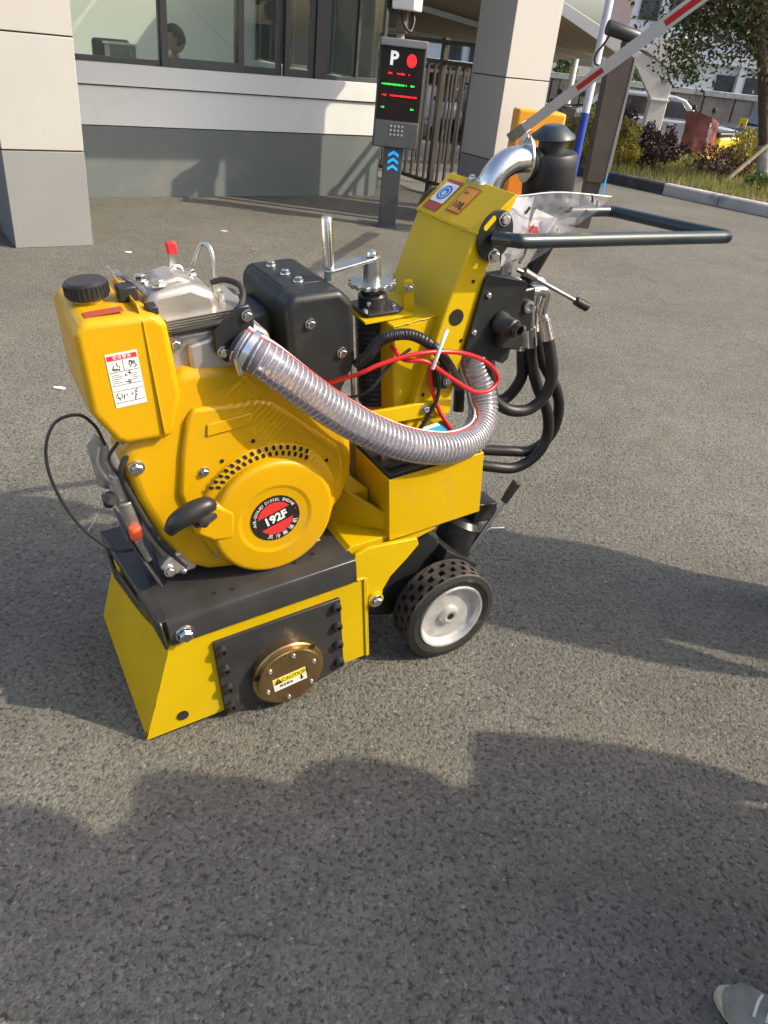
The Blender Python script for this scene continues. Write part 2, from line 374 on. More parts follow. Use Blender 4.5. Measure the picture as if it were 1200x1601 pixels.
q = Vector((cx + 0.026, yl - 0.0009, cz - 0.012)); prism(bm, [q + X_ * -0.006, q + X_ * 0.006, q + Z_ * -0.008], (0, -0.0002, 0)); prism(bm, [q + X_ * -0.002, q + X_ * 0.002, q + X_ * 0.002 + Z_ * 0.010, q + X_ * -0.002 + Z_ * 0.010], (0, -0.0002, 0))
finish('label_print', bm, INK, lab, flat=True)
bm = add_text(bmesh.new(), '!', 0.014, (cx - 0.034, yl - 0.0016, cz + 0.0015), X_, Z_, 0.0002); finish('label_print', bm, LYEL, lab, flat=True)

# engine base plate: top sheet with bent near flange, front lip with a slot
bm = bmesh.new()
prof = [(0.0, 0.267), (-0.0085, 0.267), (-0.0085, 0.318), (-0.004, 0.330), (0.008, 0.336), (0.40, 0.336), (0.40, 0.329), (0.010, 0.329), (0.002, 0.325), (0.0, 0.318)]
prism(bm, [(0.10, y, z) for y, z in prof], (0.455, 0, 0))
finish('engine_base', bm, GREYST, M, 0.0015)
n = Vector((0.266, 0, -0.098)).normalized(); nn = Vector((-n.x, 0, -n.z))
def fpt(t, y, off=0.004):   # on the sloped front sheet: t = height along the sheet
    p = Vector((0.098 * t, y, 0.266 * t)) + Vector((-0.938, 0, 0.345)) * off; return p
lip_o = [fpt(0.985, -0.0085), Vector((0.094, -0.0085, 0.326)), Vector((0.085, 0.0, 0.334)), Vector((0.040, 0.40, 0.336)), Vector((0.026, 0.41, 0.325)), fpt(0.66, 0.43), fpt(0.62, 0.36), fpt(0.83, 0.22), fpt(0.93, 0.10), fpt(0.97, 0.03)]
bm = bmesh.new(); prism(bm, [Vector((0.104, 0.0, 0.336)), Vector((0.104, 0.40, 0.336)), Vector((0.045, 0.40, 0.336)), Vector((0.088, 0.0, 0.336))], (0, 0, -0.006)); finish('base_front_edge', bm, GREYST, M, 0.001)
o_ = [Vector((0.088, -0.006, 0.334)), Vector((0.046, 0.40, 0.334)), fpt(0.60, 0.43, 0.006), fpt(0.80, 0.20, 0.006), fpt(0.92, 0.10, 0.006), fpt(0.97, -0.006, 0.006)]
i_ = [Vector((0, 0, 0))] * 6
def lerp(a, b, t): return a * (1 - t) + b * t
top = lambda t: lerp(o_[0], o_[1], t)
def low(t):
    P = [(0, o_[5]), (0.25, o_[4]), (0.5, o_[3]), (1, o_[2])]
    for (a, pa), (b, pb) in zip(P, P[1:]):
        if t <= b: return lerp(pa, pb, (t - a) / (b - a))
    return o_[2]
bm = bmesh.new(); ts = [0, 0.12, 0.25, 0.38, 0.46, 0.62, 0.78, 0.9, 1.0]; rows = [0, 0.20, 0.66, 1.0]; G = {}
for i, t in enumerate(ts):
    for j, r_ in enumerate(rows): G[i, j] = bm.verts.new(lerp(top(t), low(t), r_))
for i in range(len(ts) - 1):
    for j in range(3):
        if j == 1 and i in (3, 4, 5, 6): continue
        bm.faces.new((G[i, j], G[i, j + 1], G[i + 1, j + 1], G[i + 1, j]))
lp = finish('base_front_lip', bm, GREYST, M, ang=50); sm = lp.modifiers.new('thick', 'SOLIDIFY'); sm.thickness = 0.006; sm.offset = 0
# bolts on base
bolt((0.133, -0.0085, 0.290), (0, -1, 0), 0.0165, M)
for x, y in ((0.22, 0.035), (0.26, 0.03), (0.42, 0.05), (0.47, 0.06)):
    finish('base_hole', lathe(bmesh.new(), [(0.006, 0), (0.006, 0.0005), (0, 0.0005)], (x, y, 0.336), (0, 0, 1), 12), HOLE, M)
bolt((0.515, 0.135, 0.336), (0, 0, 1), 0.013, M); bolt((0.505, 0.11, 0.336), (0, 0, 1), 0.008, M)
finish('engine_foot', Bx(0.17, 0.52, 0.16, 0.20, 0.336, 0.37), CAST, M, 0.004)
finish('engine_foot', Bx(0.17, 0.52, 0.32, 0.36, 0.336, 0.37), CAST, M, 0.004)

# rear arm and frame behind the drum housing
arm = [(0.52, 0.262), (0.56, 0.335), (0.60, 0.345), (0.73, 0.325), (0.735, 0.305), (0.70, 0.272), (0.655, 0.235), (0.632, 0.20), (0.628, 0.16), (0.60, 0.155), (0.585, 0.17), (0.585, 0.262)]
finish('frame_arm', pxz(arm, 0.004, 0.016), LEMON, M, 0.002); finish('frame_arm', pxz(arm, W - 0.016, W - 0.004), LEMON, M, 0.002)
finish('frame_deck', pxz([(0.50, 0.30), (0.56, 0.345), (0.80, 0.34), (0.80, 0.315), (0.58, 0.27)], 0.03, W - 0.03), LEMON, M, 0.002)
bm = lathe(bmesh.new(), [(0.021, -0.008), (0.021, 0.004), (0.013, 0.004)], (0.607, -0.002, 0.183), (0, -1, 0), 28); finish('pivot_boss', bm, LEMON, M)
bolt((0.607, -0.006, 0.183), (0, -1, 0), 0.0125, M)
# gusset plates between engine and battery box
finish('gusset', prism(bmesh.new(), [(0.52, 0.20, 0.34), (0.66, 0.05, 0.345), (0.66, 0.04, 0.40), (0.60, 0.11, 0.44), (0.52, 0.22, 0.52)], (0.006, 0.008, 0)), BOXY, M, 0.002)
finish('gusset', prism(bmesh.new(), [(0.555, 0.20, 0.345), (0.60, 0.12, 0.345), (0.60, 0.12, 0.43), (0.555, 0.20, 0.47)], (0.055, 0, 0)), BOXY, M, 0.002)
# swing arm housing + axle
finish('axle_housing', pxz([(0.60, 0.15), (0.64, 0.25), (0.70, 0.30), (0.80, 0.29), (0.86, 0.22), (0.88, 0.08), (0.82, 0.0), (0.70, 0.0), (0.60, 0.05)], 0.10, W - 0.10), BLACKP, M, 0.012)
bm = cyl(bmesh.new(), (0.828, 0.0, 0.04), (0.828, W, 0.04), 0.014); finish('axle', bm, ZINC, M)
# wheels
SIDEW = mat('tyre_sidewall', (0.016, 0.016, 0.015), 0.6, var=0.3, bump=0.2, bscale=150, dirt=(0.16, 0.15, 0.13), dscale=26, drange=(0.60, 0.78))
def wheel(y0, y1, face):
    c = (0.828, 0, 0.04); s = -1 if face < 0 else 1
    bm = bmesh.new(); rt = 0.138; seg = 100
    # tread with recessed blocks: grid round the circumference
    cols = [y0 + 0.004, y0 + 0.016, y0 + 0.024, y0 + 0.044, y0 + 0.052, y0 + 0.068, y1 - 0.004]
    def P(r, a, y): return (c[0] + math.cos(a) * r, y, c[2] + math.sin(a) * r)
    nc = len(cols)
    grid = [[bm.verts.new(P(rt, 2 * PI * i / seg, y)) for y in cols] for i in range(seg)]
    faces = {}
    for i in range(seg):
        for j in range(nc - 1): faces[i, j] = bm.faces.new((grid[i][j], grid[i][j + 1], grid[(i + 1) % seg][j + 1], grid[(i + 1) % seg][j]))
    bmesh.ops.recalc_face_normals(bm, faces=bm.faces)
    rec = []
    for i in range(seg):
        for j in range(nc - 1):
            if (j in (0, 4) and i % 4 in (0, 1)) or (j == 2 and i % 4 in (2, 3)): rec.append(faces[i, j])
    r_ = bmesh.ops.extrude_face_region(bm, geom=rec)
    bmesh.ops.delete(bm, geom=rec, context='FACES_ONLY')
    for f in []:
        ctr = f.calc_center_median(); d = Vector((ctr.x - c[0], 0, ctr.z - c[2])).normalized()
        pass
    for v in [g_ for g_ in r_['geom'] if isinstance(g_, bmesh.types.BMVert)]:
        d = Vector((v.co.x - c[0], 0, v.co.z - c[2])).normalized(); v.co -= d * 0.017
    for yy, sg in ((y0, -1), (y1, 1)):
        lathe(bm, [(rt, -0.0001), (rt - 0.003, 0.003)], (c[0], yy - sg * 0.004, c[2]), (0, sg, 0), seg)
    ty = finish('wheel', bm, TYREM, M, ang=25)
    for yy, sg in ((y0, -1), (y1, 1)):
        finish('sidewall', lathe(bmesh.new(), [(rt - 0.003, 0.003), (rt - 0.006, 0.005), (rt - 0.016, 0.0055), (rt - 0.018, 0.0070), (rt - 0.021, 0.0070), (rt - 0.023, 0.0055), (0.106, 0.006), (0.102, 0.003), (0.099, -0.012)], (c[0], yy - sg * 0.004, c[2]), (0, sg, 0), seg), SIDEW, ty, ang=50)
    fy = y0 if s < 0 else y1
    bm = lathe(bmesh.new(), [(0.100, -0.002), (0.098, 0.003), (0.093, 0.002), (0.088, -0.012), (0.082, -0.017), (0.055, -0.019), (0.030, -0.016), (0.026, -0.006), (0.018, -0.003), (0.016, -0.004), (0, -0.004)], (c[0], fy, c[2]), (0, s, 0), 64)
    rim = finish('rim', bm, RIMM, ty, ang=30)
    finish('hub_bore', lathe(bmesh.new(), [(0.010, 0), (0.010, 0.0015), (0, 0.0015)], (c[0], fy - s * 0.0045, c[2]), (0, s, 0), 20), HOLE, rim)
    return ty
wheel(-0.022, 0.060, -1)
wheel(W - 0.06, W + 0.022, 1)
# rear black caster lock with lever
bm = bmesh.new(); prism(bm, [(0.84, 0.06, 0.16), (0.97, 0.09, 0.060), (0.985, 0.09, 0.085), (0.86, 0.06, 0.20)], (0.0, 0.30, 0)); finish('lock_frame', bm, BLACKP, M, 0.003)
bm = lathe(bmesh.new(), [(0, 0), (0.055, 0), (0.058, 0.01), (0.058, 0.10), (0.045, 0.115), (0, 0.12)], (0.93, 0.16, 0.10), (0.45, 0.05, 0.85), 28); finish('lock_cylinder', bm, BLACKP, M)
finish('lock_bracket', prism(bmesh.new(), [(0.99, 0.13, 0.20), (1.06, 0.13, 0.19), (1.07, 0.13, 0.245), (1.00, 0.13, 0.26)], (0, 0.07, 0)), BLACKP, M, 0.003)
bm = tube(bmesh.new(), [(0.951, 0.12, 0.10), (0.99, 0.105, 0.16), (1.071, 0.10, 0.276)], 0.0065, smooth=False); tube(bm, [(0.962, 0.13, 0.10), (1.0, 0.115, 0.16), (1.035, 0.112, 0.18), (1.075, 0.10, 0.175)], 0.0045, smooth=False)
lv = finish('lock_lever', bm, ZINC, M, ang=60); finish('grip', cyl(bmesh.new(), (1.066, 0.10, 0.268), (1.103, 0.098, 0.322), 0.011, 0.0135), BLACKPL, lv, 0.002)

# battery box
bx0, bx1, by0, by1, bz0, bz1 = 0.659, 0.925, 0.020, 0.235, 0.332, 0.508
bm = bmesh.new()
box(bm, bx0, bx1, by0, by0 + 0.005, bz0, bz1); box(bm, bx0, bx1, by1 - 0.005, by1, bz0, bz1)
box(bm, bx0, bx0 + 0.005, by0 + 0.005, by1 - 0.005, bz0, bz1); box(bm, bx1 - 0.005, bx1, by0 + 0.005, by1 - 0.005, bz0, bz1); box(bm, bx0 + 0.005, bx1 - 0.005, by0 + 0.005, by1 - 0.005, bz0, bz0 + 0.005)
finish('battery_box', bm, BOXY, M, 0.0015)
# battery sits inside the box: a thing of its own, posed in the same tilt
BT = thing('battery', 'black battery with blue and white label sitting in the yellow box under the clear hose', 'battery', M.location)
BT.rotation_euler = M.rotation_euler
finish('battery_case', Bx(0.668, 0.905, 0.032, 0.222, 0.338, 0.490), BLACKPL, BT, 0.004)
finish('battery_lid', Bx(0.665, 0.908, 0.029, 0.225, 0.4905, 0.516), BLACKPL, BT, 0.004)
finish('lid_rib', Bx(0.675, 0.90, 0.05, 0.065, 0.5165, 0.524), BLACKPL, BT, 0.002)
finish('battery_label', Bx(0.715, 0.897, 0.145, 0.219, 0.5165, 0.5175), LCYAN, BT)
finish('battery_label', prism(bmesh.new(), [(0.80, 0.165, 0.518), (0.895, 0.175, 0.518), (0.895, 0.217, 0.518), (0.82, 0.217, 0.518)], (0, 0, 0.0004)), PAPER, BT)
for x in (0.69, 0.885): finish('terminal', cyl(bmesh.new(), (x, 0.10, 0.516), (x, 0.10, 0.535), 0.008), ZINC, BT)

# ---- engine
before = set(M.children)
shp = [(0.195, 0.362), (0.152, 0.45), (0.120, 0.56), (0.108, 0.650), (0.118, 0.682), (0.150, 0.70), (0.185, 0.722), (0.215, 0.775), (0.238, 0.812), (0.262, 0.822), (0.385, 0.808), (0.455, 0.765), (0.565, 0.66), (0.612, 0.59), (0.612, 0.50), (0.585, 0.42), (0.52, 0.355), (0.44, 0.315), (0.30, 0.314), (0.24, 0.330)]
finish('engine_shroud', pxz(shp, 0.125, 0.26), AMBER, M, 0.022, 4)
# raised inner plate of the shroud (lip and fan plate)
rp = [(0.225, 0.44), (0.205, 0.56), (0.225, 0.655), (0.245, 0.722), (0.262, 0.742), (0.395, 0.728), (0.43, 0.715), (0.50, 0.645), (0.575, 0.57), (0.585, 0.50), (0.56, 0.42), (0.50, 0.365), (0.42, 0.330), (0.31, 0.335)]
finish('shroud_panel', pxz(rp, 0.113, 0.13), AMBER, M, 0.010, 3)
finish('shroud_panel', pxz([(0.275, 0.685), (0.375, 0.688), (0.378, 0.715), (0.28, 0.712)], 0.109, 0.114), AMBER, M, 0.004, 2)
cx, cz = 0.395, 0.452
fan = finish('fan_plate', lathe(bmesh.new(), [(0.160, -0.01), (0.160, 0.004), (0.156, 0.009), (0.12, 0.010), (0, 0.010)], (cx, 0.1127, cz + 0.014), (0, -1, 0), 80), AMBER, M, ang=50)
bm = bmesh.new()
for rr, dl in ((0.1665, 0), (0.1525, 2.6)):
    for k in range(16):
        a = R(139 - k * 5.6 - dl); u = Vector((math.cos(a), 0, math.sin(a))); v = Vector((-u.z, 0, u.x)); c_ = Vector((cx, 0.1027, cz)) + u * rr
        u2 = (u + v * 0.25).normalized(); v2 = Vector((-u2.z, 0, u2.x)); pts = []
        for q in range(12):
            b = 2 * PI * q / 12; pts.append(c_ + u2 * (math.sin(b) * 0.0034 + (0.0026 if math.sin(b) > 0 else -0.0026)) + v2 * math.cos(b) * 0.0036)
        prism(bm, pts, (0, -0.0008, 0))
tag(finish('vent_slot', bm, HOLE, fan), kind='stuff')
for x, z in ((0.30, 0.62), (0.372, 0.648), (0.54, 0.545)): finish('shroud_hole', lathe(bmesh.new(), [(0.0045, 0), (0.0045, 0.001), (0, 0.001)], (x, 0.1125, z), (0, -1, 0), 12), HOLE, M)
# recoil cover
rc = lathe(bmesh.new(), [(0.144, -0.004), (0.143, 0.012), (0.141, 0.018), (0.137, 0.0215), (0.132, 0.0228), (0.131, 0.0229), (0.088, 0.0258), (0.087, 0.0258), (0.083, 0.0245), (0.078, 0.0225), (0.077, 0.0224), (0, 0.0224)], (cx, 0.104, cz), (0, -1, 0), 96)
rco = finish('recoil_cover', rc, AMBER, M, ang=40)
finish('rope_outlet', pxz([(0.215, 0.47), (0.25, 0.44), (0.30, 0.43), (0.31, 0.50), (0.27, 0.535), (0.225, 0.52)], 0.078, 0.115), AMBER, rco, 0.010, 3)
bm = lathe(bmesh.new(), [(0.058, 0), (0.058, 0.0012), (0, 0.0012)], (cx, 0.0815, cz + 0.002), (0, -1, 0), 64)
bd = finish('badge', bm, INK, rco, ang=30); bd['label'] = 'round black and red badge reading 192F'
bc = Vector((cx, 0.0801, cz + 0.002)); ra = R(20 - 6)
def brot(x, z, a=ra): return bc + Vector((math.cos(a) * x - math.sin(a) * z, 0, math.sin(a) * x + math.cos(a) * z))
bm = bmesh.new()
for sg in (1, -1):
    pts = []
    for q in range(13):
        b = R(22 + q * (136 / 12)); pts.append(brot(math.cos(b) * 0.042, sg * math.sin(b) * 0.042))
    prism(bm, pts, (0, -0.0005, 0))
for sg in (1, -1): lathe(bm, [(0.0016, 0), (0.0016, 0.0004), (0, 0.0004)], brot(0.049 * sg, 0), (0, -1, 0), 8)
finish('badge_print', bm, LRED, bd)
bm = bmesh.new(); xd = Vector((math.cos(ra), 0, math.sin(ra))); zd = Vector((-math.sin(ra), 0, math.cos(ra)))
add_text(bm, '192F', 0.0285, bc + Vector((0, -0.0012, 0)), xd, zd, 0.0003, bold=0.0011)
def arc_text(bm, s, size, rad, a0, a1, down=False, bold=0.0):
    for i, ch in enumerate(s):
        if ch == ' ': continue
        a = a0 + (a1 - a0) * i / (len(s) - 1) + ra; u = Vector((math.cos(a), 0, math.sin(a))); v = Vector((math.sin(a), 0, -math.cos(a)))
        add_text(bm, ch, size, bc + u * rad + Vector((0, -0.0012, 0)), -v if down else v, -u if down else u, 0.0003, bold=bold)
arc_text(bm, 'AIR-COOLED DIESEL ENGINE', 0.0098, 0.0495, R(172), R(16))
arc_text(bm, '风冷柴油机', 0.0125, 0.0495, R(236), R(322), True)
finish('badge_lettering', bm, PAPER, bd, flat=True)
# starter grip
bm = tube(bmesh.new(), [(0.262, 0.09, 0.505), (0.235, 0.065, 0.512), (0.215, 0.05, 0.522)], 0.012, seg=12, rf=lambda t: 1.05 - 0.2 * t); finish('rope_bush', bm, BLACKPL, M, ang=60)
bm = bmesh.new(); tube(bm, [(0.158, 0.050, 0.520), (0.176, 0.046, 0.541), (0.205, 0.044, 0.554), (0.238, 0.046, 0.560), (0.256, 0.05, 0.553)], 0.017, seg=14, rf=lambda t: 0.72 + 0.6 * math.sin(PI * t))
tube(bm, [(0.212, 0.046, 0.55), (0.222, 0.054, 0.525), (0.236, 0.062, 0.508)], 0.011, seg=10); finish('starter_grip', bm, BLACKPL, M, ang=60)
for p, r_ in (((0.462, 0.1125, 0.603), 0.0085), ((0.262, 0.1125, 0.598), 0.0085), ((0.265, 0.1125, 0.384), 0.0085), ((0.130, 0.125, 0.647), 0.0125)): bolt(p, (0, -1, 0), r_, M)
# rubber edge seal round the left of the shroud
tubeo('edge_seal', [(0.215, 0.20, 0.73), (0.182, 0.14, 0.708), (0.160, 0.135, 0.690), (0.116, 0.135, 0.668), (0.100, 0.135, 0.630), (0.112, 0.135, 0.57), (0.145, 0.135, 0.45), (0.190, 0.135, 0.365)], 0.0065, RUBBER, M)
# crankcase and governor side (front end of engine)
finish('crankcase', Bx(0.17, 0.50, 0.25, 0.40, 0.312, 0.60), CAST, M, 0.02, 3)
finish('gear_cover', pxz([(0.150, 0.37), (0.122, 0.45), (0.105, 0.54), (0.10, 0.62), (0.13, 0.66), (0.20, 0.66), (0.22, 0.37)], 0.15, 0.30), CAST, M, 0.014, 3)
finish('sump_cover', pxz([(0.15, 0.345), (0.135, 0.375), (0.165, 0.40), (0.215, 0.41), (0.215, 0.345)], 0.13, 0.20), CAST, M, 0.006)
bolt((0.155, 0.128, 0.362), (0, -1, 0.2), 0.010, M); bolt((0.185, 0.128, 0.352), (0, -1, 0), 0.006, M)
finish('pump_body', cyl(bmesh.new(), (0.095, 0.16, 0.56), (0.10, 0.16, 0.62), 0.022, 0.018, 14), CAST, M, 0.003)
finish('pump_body', cyl(bmesh.new(), (0.108, 0.15, 0.49), (0.10, 0.15, 0.56), 0.016, 0.02, 12), CAST, M, 0.003)
bm = lathe(bmesh.new(), [(0, 0), (0.010, 0), (0.0135, 0.005), (0.0135, 0.027), (0.010, 0.032), (0, 0.032)], (0.103, 0.13, 0.470), (0, 0, 1), 10); finish('oil_filler_cap', bm, ORANGEPL, M)
finish('dipstick_neck', cyl(bmesh.new(), (0.118, 0.135, 0.405), (0.106, 0.133, 0.462), 0.007, 0.009, 10), ZINC, M)
finish('mounting_bracket', prism(bmesh.new(), [(0.085, 0.30, 0.45), (0.085, 0.16, 0.45), (0.125, 0.10, 0.345), (0.125, 0.24, 0.345)], (0.006, 0, 0.003)), GREYST, M, 0.002)
finish('throttle_plate', prism(bmesh.new(), [(0.055, 0.17, 0.60), (0.085, 0.16, 0.585), (0.09, 0.16, 0.69), (0.07, 0.165, 0.72), (0.052, 0.17, 0.70)], (0.002, 0.006, 0)), ZINC, M, 0.0015)
tubeo('linkage', [(0.075, 0.15, 0.70), (0.064, 0.15, 0.65), (0.09, 0.15, 0.60), (0.12, 0.15, 0.59)], 0.004, ZINC, M)
tubeo('linkage', [(0.11, 0.15, 0.70), (0.085, 0.145, 0.67), (0.10, 0.14, 0.62), (0.105, 0.15, 0.59)], 0.0035, BLACKP, M)
bm = lathe(bmesh.new(), [(0, 0), (0.010, 0.002), (0.013, 0.012), (0.020, 0.02), (0.013, 0.03), (0, 0.032)], (0.064, 0.15, 0.555), (0.2, -0.1, 0.4), 8); finish('throttle_knob', bm, BLACKPL, M)
finish('fuel_cock', Bx(0.115, 0.145, 0.16, 0.19, 0.685, 0.722), ZINC, M, 0.004)
tubeo('fuel_line', [(0.13, 0.17, 0.69), (0.145, 0.16, 0.665), (0.17, 0.15, 0.675), (0.185, 0.15, 0.71)], 0.005, BLACKP, M)
tubeo('throttle_cable', [(0.085, 0.15, 0.700), (0.075, 0.15, 0.745), (0.05, 0.15, 0.775), (0.006, 0.15, 0.768), (-0.022, 0.15, 0.715), (-0.025, 0.15, 0.635), (0.001, 0.15, 0.531), (0.051, 0.15, 0.453), (0.10, 0.16, 0.43)], 0.0032, BLACKPL, M)
tubeo('cable_wire', [(0.064, 0.15, 0.590), (0.04, 0.15, 0.54), (0.012, 0.15, 0.505)], 0.0008, CHROME, M, seg=6)
# fuel tank
tk = [(0.070, 0.955), (0.066, 0.80), (0.098, 0.735), (0.115, 0.722), (0.205, 0.716), (0.236, 0.80), (0.232, 0.945), (0.21, 0.965), (0.09, 0.972)]
bm = bmesh.new(); prism(bm, [(x, 0.10, z) for x, z in tk], (0, 0.23, 0))
ft = finish('fuel_tank', bm, AMBER, M, 0.024, 5, ang=60)
sh = [(0.096, 0.713), (0.354, 0.716), (0.356, 0.975), (0.125, 0.980), (0.094, 0.945)]
fl = finish('tank_seam', prism(bmesh.new(), [(0.188, y, z) for y, z in [(0.094, 0.735), (0.11, 0.712), (0.32, 0.712), (0.336, 0.73), (0.336, 0.96), (0.32, 0.978), (0.125, 0.980), (0.098, 0.955)]], (0.0028, 0, 0)), AMBER, ft, 0.001)
bm = lathe(bmesh.new(), [(0.026, -0.02), (0.026, 0.004), (0, 0.004)], (0.122, 0.215, 0.972), (0, 0, 1), 32); finish('filler_neck', bm, AMBER, ft)
bm = lathe(bmesh.new(), [(0.0, 0.030), (0.034, 0.030), (0.0385, 0.026), (0.0395, 0.008), (0.037, 0.0), (0.0, 0.0)], (0.122, 0.215, 0.979), (0, 0, 1), 40)
for k in range(30):
    a = 2 * PI * k / 30; cyl(bm, (0.122 + math.cos(a) * 0.039, 0.215 + math.sin(a) * 0.039, 0.984), (0.122 + math.cos(a) * 0.039, 0.215 + math.sin(a) * 0.039, 1.003), 0.0015, seg=6)
finish('fuel_cap', bm, BLACKPL, ft)
finish('red_strip_label', Bx(0.098, 0.165, 0.122, 0.150, 0.9722, 0.9728), LREDB, ft)
L2 = finish('instruction_label', Bx(0.112, 0.169, 0.0990, 0.0996, 0.803, 0.908), PAPER, ft); L2['label'] = 'white instruction label with red heading and small diagrams'
bm = bmesh.new(); tube(bm, [(0.117, 0.0988, 0.899), (0.164, 0.0988, 0.899)], 0.0001, smooth=False)
finish('label_heading', Bx(0.114, 0.167, 0.0984, 0.0989, 0.895, 0.904), LRED, L2); bm.free()
finish('label_heading_text', add_text(bmesh.new(), '安全警告', 0.0085, (0.1405, 0.0981, 0.8995), (1, 0, 0), (0, 0, 1), 0.0002), PAPER, L2, flat=True)
bm = bmesh.new()
for z in (0.872, 0.846, 0.835, 0.812): box(bm, 0.114, 0.167, 0.0986, 0.0989, z, z + 0.0008)
box(bm, 0.140, 0.1408, 0.0986, 0.0989, 0.872, 0.893)
rnd = random.Random(3)
for (x0, x1, z0, z1) in ((0.118, 0.136, 0.876, 0.888), (0.144, 0.163, 0.876, 0.888), (0.140, 0.150, 0.849, 0.868), (0.118, 0.132, 0.818, 0.830), (0.136, 0.162, 0.816, 0.832)):
    for k in range(7):
        x = rnd.uniform(x0, x1); z = rnd.uniform(z0, z1); a = rnd.uniform(0, PI); l = rnd.uniform(0.002, 0.005); dx, dz = math.cos(a) * l, math.sin(a) * l; nx, nz = -math.sin(a) * 0.0007, math.cos(a) * 0.0007
        prism(bm, [(x - dx - nx, 0.0989, z - dz - nz), (x + dx - nx, 0.0989, z + dz - nz), (x + dx + nx, 0.0989, z + dz + nz), (x - dx + nx, 0.0989, z - dz + nz)], (0, -0.0003, 0))
for k in range(5): box(bm, 0.116, 0.116 + rnd.uniform(0.012, 0.02), 0.0986, 0.0989, 0.851 + k * 0.0038, 0.8518 + k * 0.0038)
for k in range(4): box(bm, 0.152, 0.152 + rnd.uniform(0.008, 0.013), 0.0986, 0.0989, 0.853 + k * 0.0038, 0.8538 + k * 0.0038)
finish('label_print', bm, INK, L2, flat=True)
tubeo('breather_tube', [(0.178, 0.30, 0.997), (0.19, 0.24, 1.0), (0.215, 0.185, 0.985), (0.235, 0.17, 0.955)], 0.006, SLEEVE, M)
finish('tank_strap', Bx(0.17, 0.205, 0.18, 0.215, 0.966, 0.995), BLACKPL, M, 0.004)
finish('tank_strap', Bx(0.205, 0.225, 0.12, 0.15, 0.955, 0.972), BLACKPL, M, 0.003)
# cylinder head
finish('cylinder_block', pxz([(0.235, 0.80), (0.235, 0.90), (0.40, 0.90), (0.44, 0.87), (0.46, 0.78), (0.46, 0.70), (0.24, 0.70)], 0.15, 0.28), CAST, M, 0.008, 2)
for k in range(6):
    finish('cooling_fin', Bx(0.24, 0.40, 0.144, 0.29, 0.905 + k * 0.005, 0.907 + k * 0.005), CAST, M)
bm = bmesh.new(); prism(bm, [(x, 0.155, z) for x, z in [(0.208, 0.905), (0.205, 0.955), (0.225, 0.985), (0.30, 0.990), (0.345, 0.965), (0.352, 0.905)]], (0, 0.125, 0))
finish('rocker_cover', bm, CAST, M, 0.016, 4)
bm = bmesh.new(); prism(bm, [(x, 0.17, z) for x, z in [(0.235, 0.982), (0.245, 0.998), (0.28, 1.003), (0.31, 0.985)]], (0, 0.085, 0)); finish('rocker_cover_dome', bm, CAST, M, 0.008, 3)
for p in ((0.225, 0.240, 0.984), (0.243, 0.175, 0.990), (0.322, 0.245, 0.978)): bolt(p, (0, 0, 1), 0.0115, M)
finish('decompression_lever', prism(bmesh.new(), [(0.283, 0.24, 0.99), (0.297, 0.24, 0.99), (0.296, 0.24, 1.03), (0.290, 0.24, 1.035)], (0, 0.003, 0)), CHROME, M)
finish('lever_tip', Bx(0.284, 0.303, 0.234, 0.248, 1.024, 1.047), REDPL, M, 0.003)
bm = tube(bmesh.new(), [(0.290 + 0.014 * math.cos(a), 0.215, 0.995 + 0.014 * math.sin(a)) for a in [k * PI / 8 for k in range(17)]], 0.0022, n=1, seg=6); finish('lever_spring', bm, CHROME, M)
tubeo('injector_pipe', [(0.372, 0.25, 0.955), (0.374, 0.25, 1.0), (0.372, 0.26, 1.022), (0.362, 0.28, 1.022), (0.345, 0.30, 0.98)], 0.0042, ZINC, M)
finish('injector_nut', cyl(bmesh.new(), (0.372, 0.25, 0.925), (0.372, 0.25, 0.962), 0.009, seg=6), ZINC, M)
finish('injector_nut', cyl(bmesh.new(), (0.366, 0.20, 0.925), (0.366, 0.20, 0.950), 0.006, seg=6), ZINC, M)
bolt((0.249, 0.144, 0.885), (0, -1, 0), 0.0095, M); bolt((0.243, 0.15, 0.812), (0, -1, 0), 0.0095, M)
finish('head_port', pxz([(0.27, 0.81), (0.27, 0.88), (0.33, 0.89), (0.35, 0.86), (0.37, 0.80)], 0.135, 0.16), CAST, M, 0.008, 3)
tubeo('fuel_return_line', [(0.245, 0.135, 0.912), (0.30, 0.13, 0.915), (0.352, 0.13, 0.92), (0.39, 0.15, 0.938), (0.402, 0.18, 0.960), (0.385, 0.22, 0.965), (0.366, 0.25, 0.955)], 0.0062, RUBBER, M)
# intake flange with clear hose
fl_ = [(0.315, 0.865), (0.318, 0.905), (0.372, 0.945), (0.395, 0.945), (0.402, 0.92), (0.40, 0.87), (0.355, 0.835), (0.335, 0.838)]
finish('intake_flange', pxz(fl_, 0.118, 0.128), BLACKP, M, 0.004, 2)
bolt((0.388, 0.117, 0.925), (0, -1, 0), 0.009, M); bolt((0.332, 0.117, 0.862), (0, -1, 0), 0.009, M)
finish('intake_neck', cyl(bmesh.new(), (0.365, 0.12, 0.872), (0.392, 0.085, 0.848), 0.034, seg=28), BLACKP, M)
for o_e in set(M.children) - before:   # the whole engine block sits 35 mm nearer the side edge of the base
    zc = o_e.location.z if o_e.name.startswith('bolt') else sum(v.co.z for v in o_e.data.vertices) / len(o_e.data.vertices)
    o_e.location = Vector(o_e.location) + (Vector((-0.004, -0.035, 0.010)) if zc > 0.78 else Vector((-0.007, -0.035, 0.018)) if zc > 0.60 else Vector((-0.010, -0.035, 0.026)))
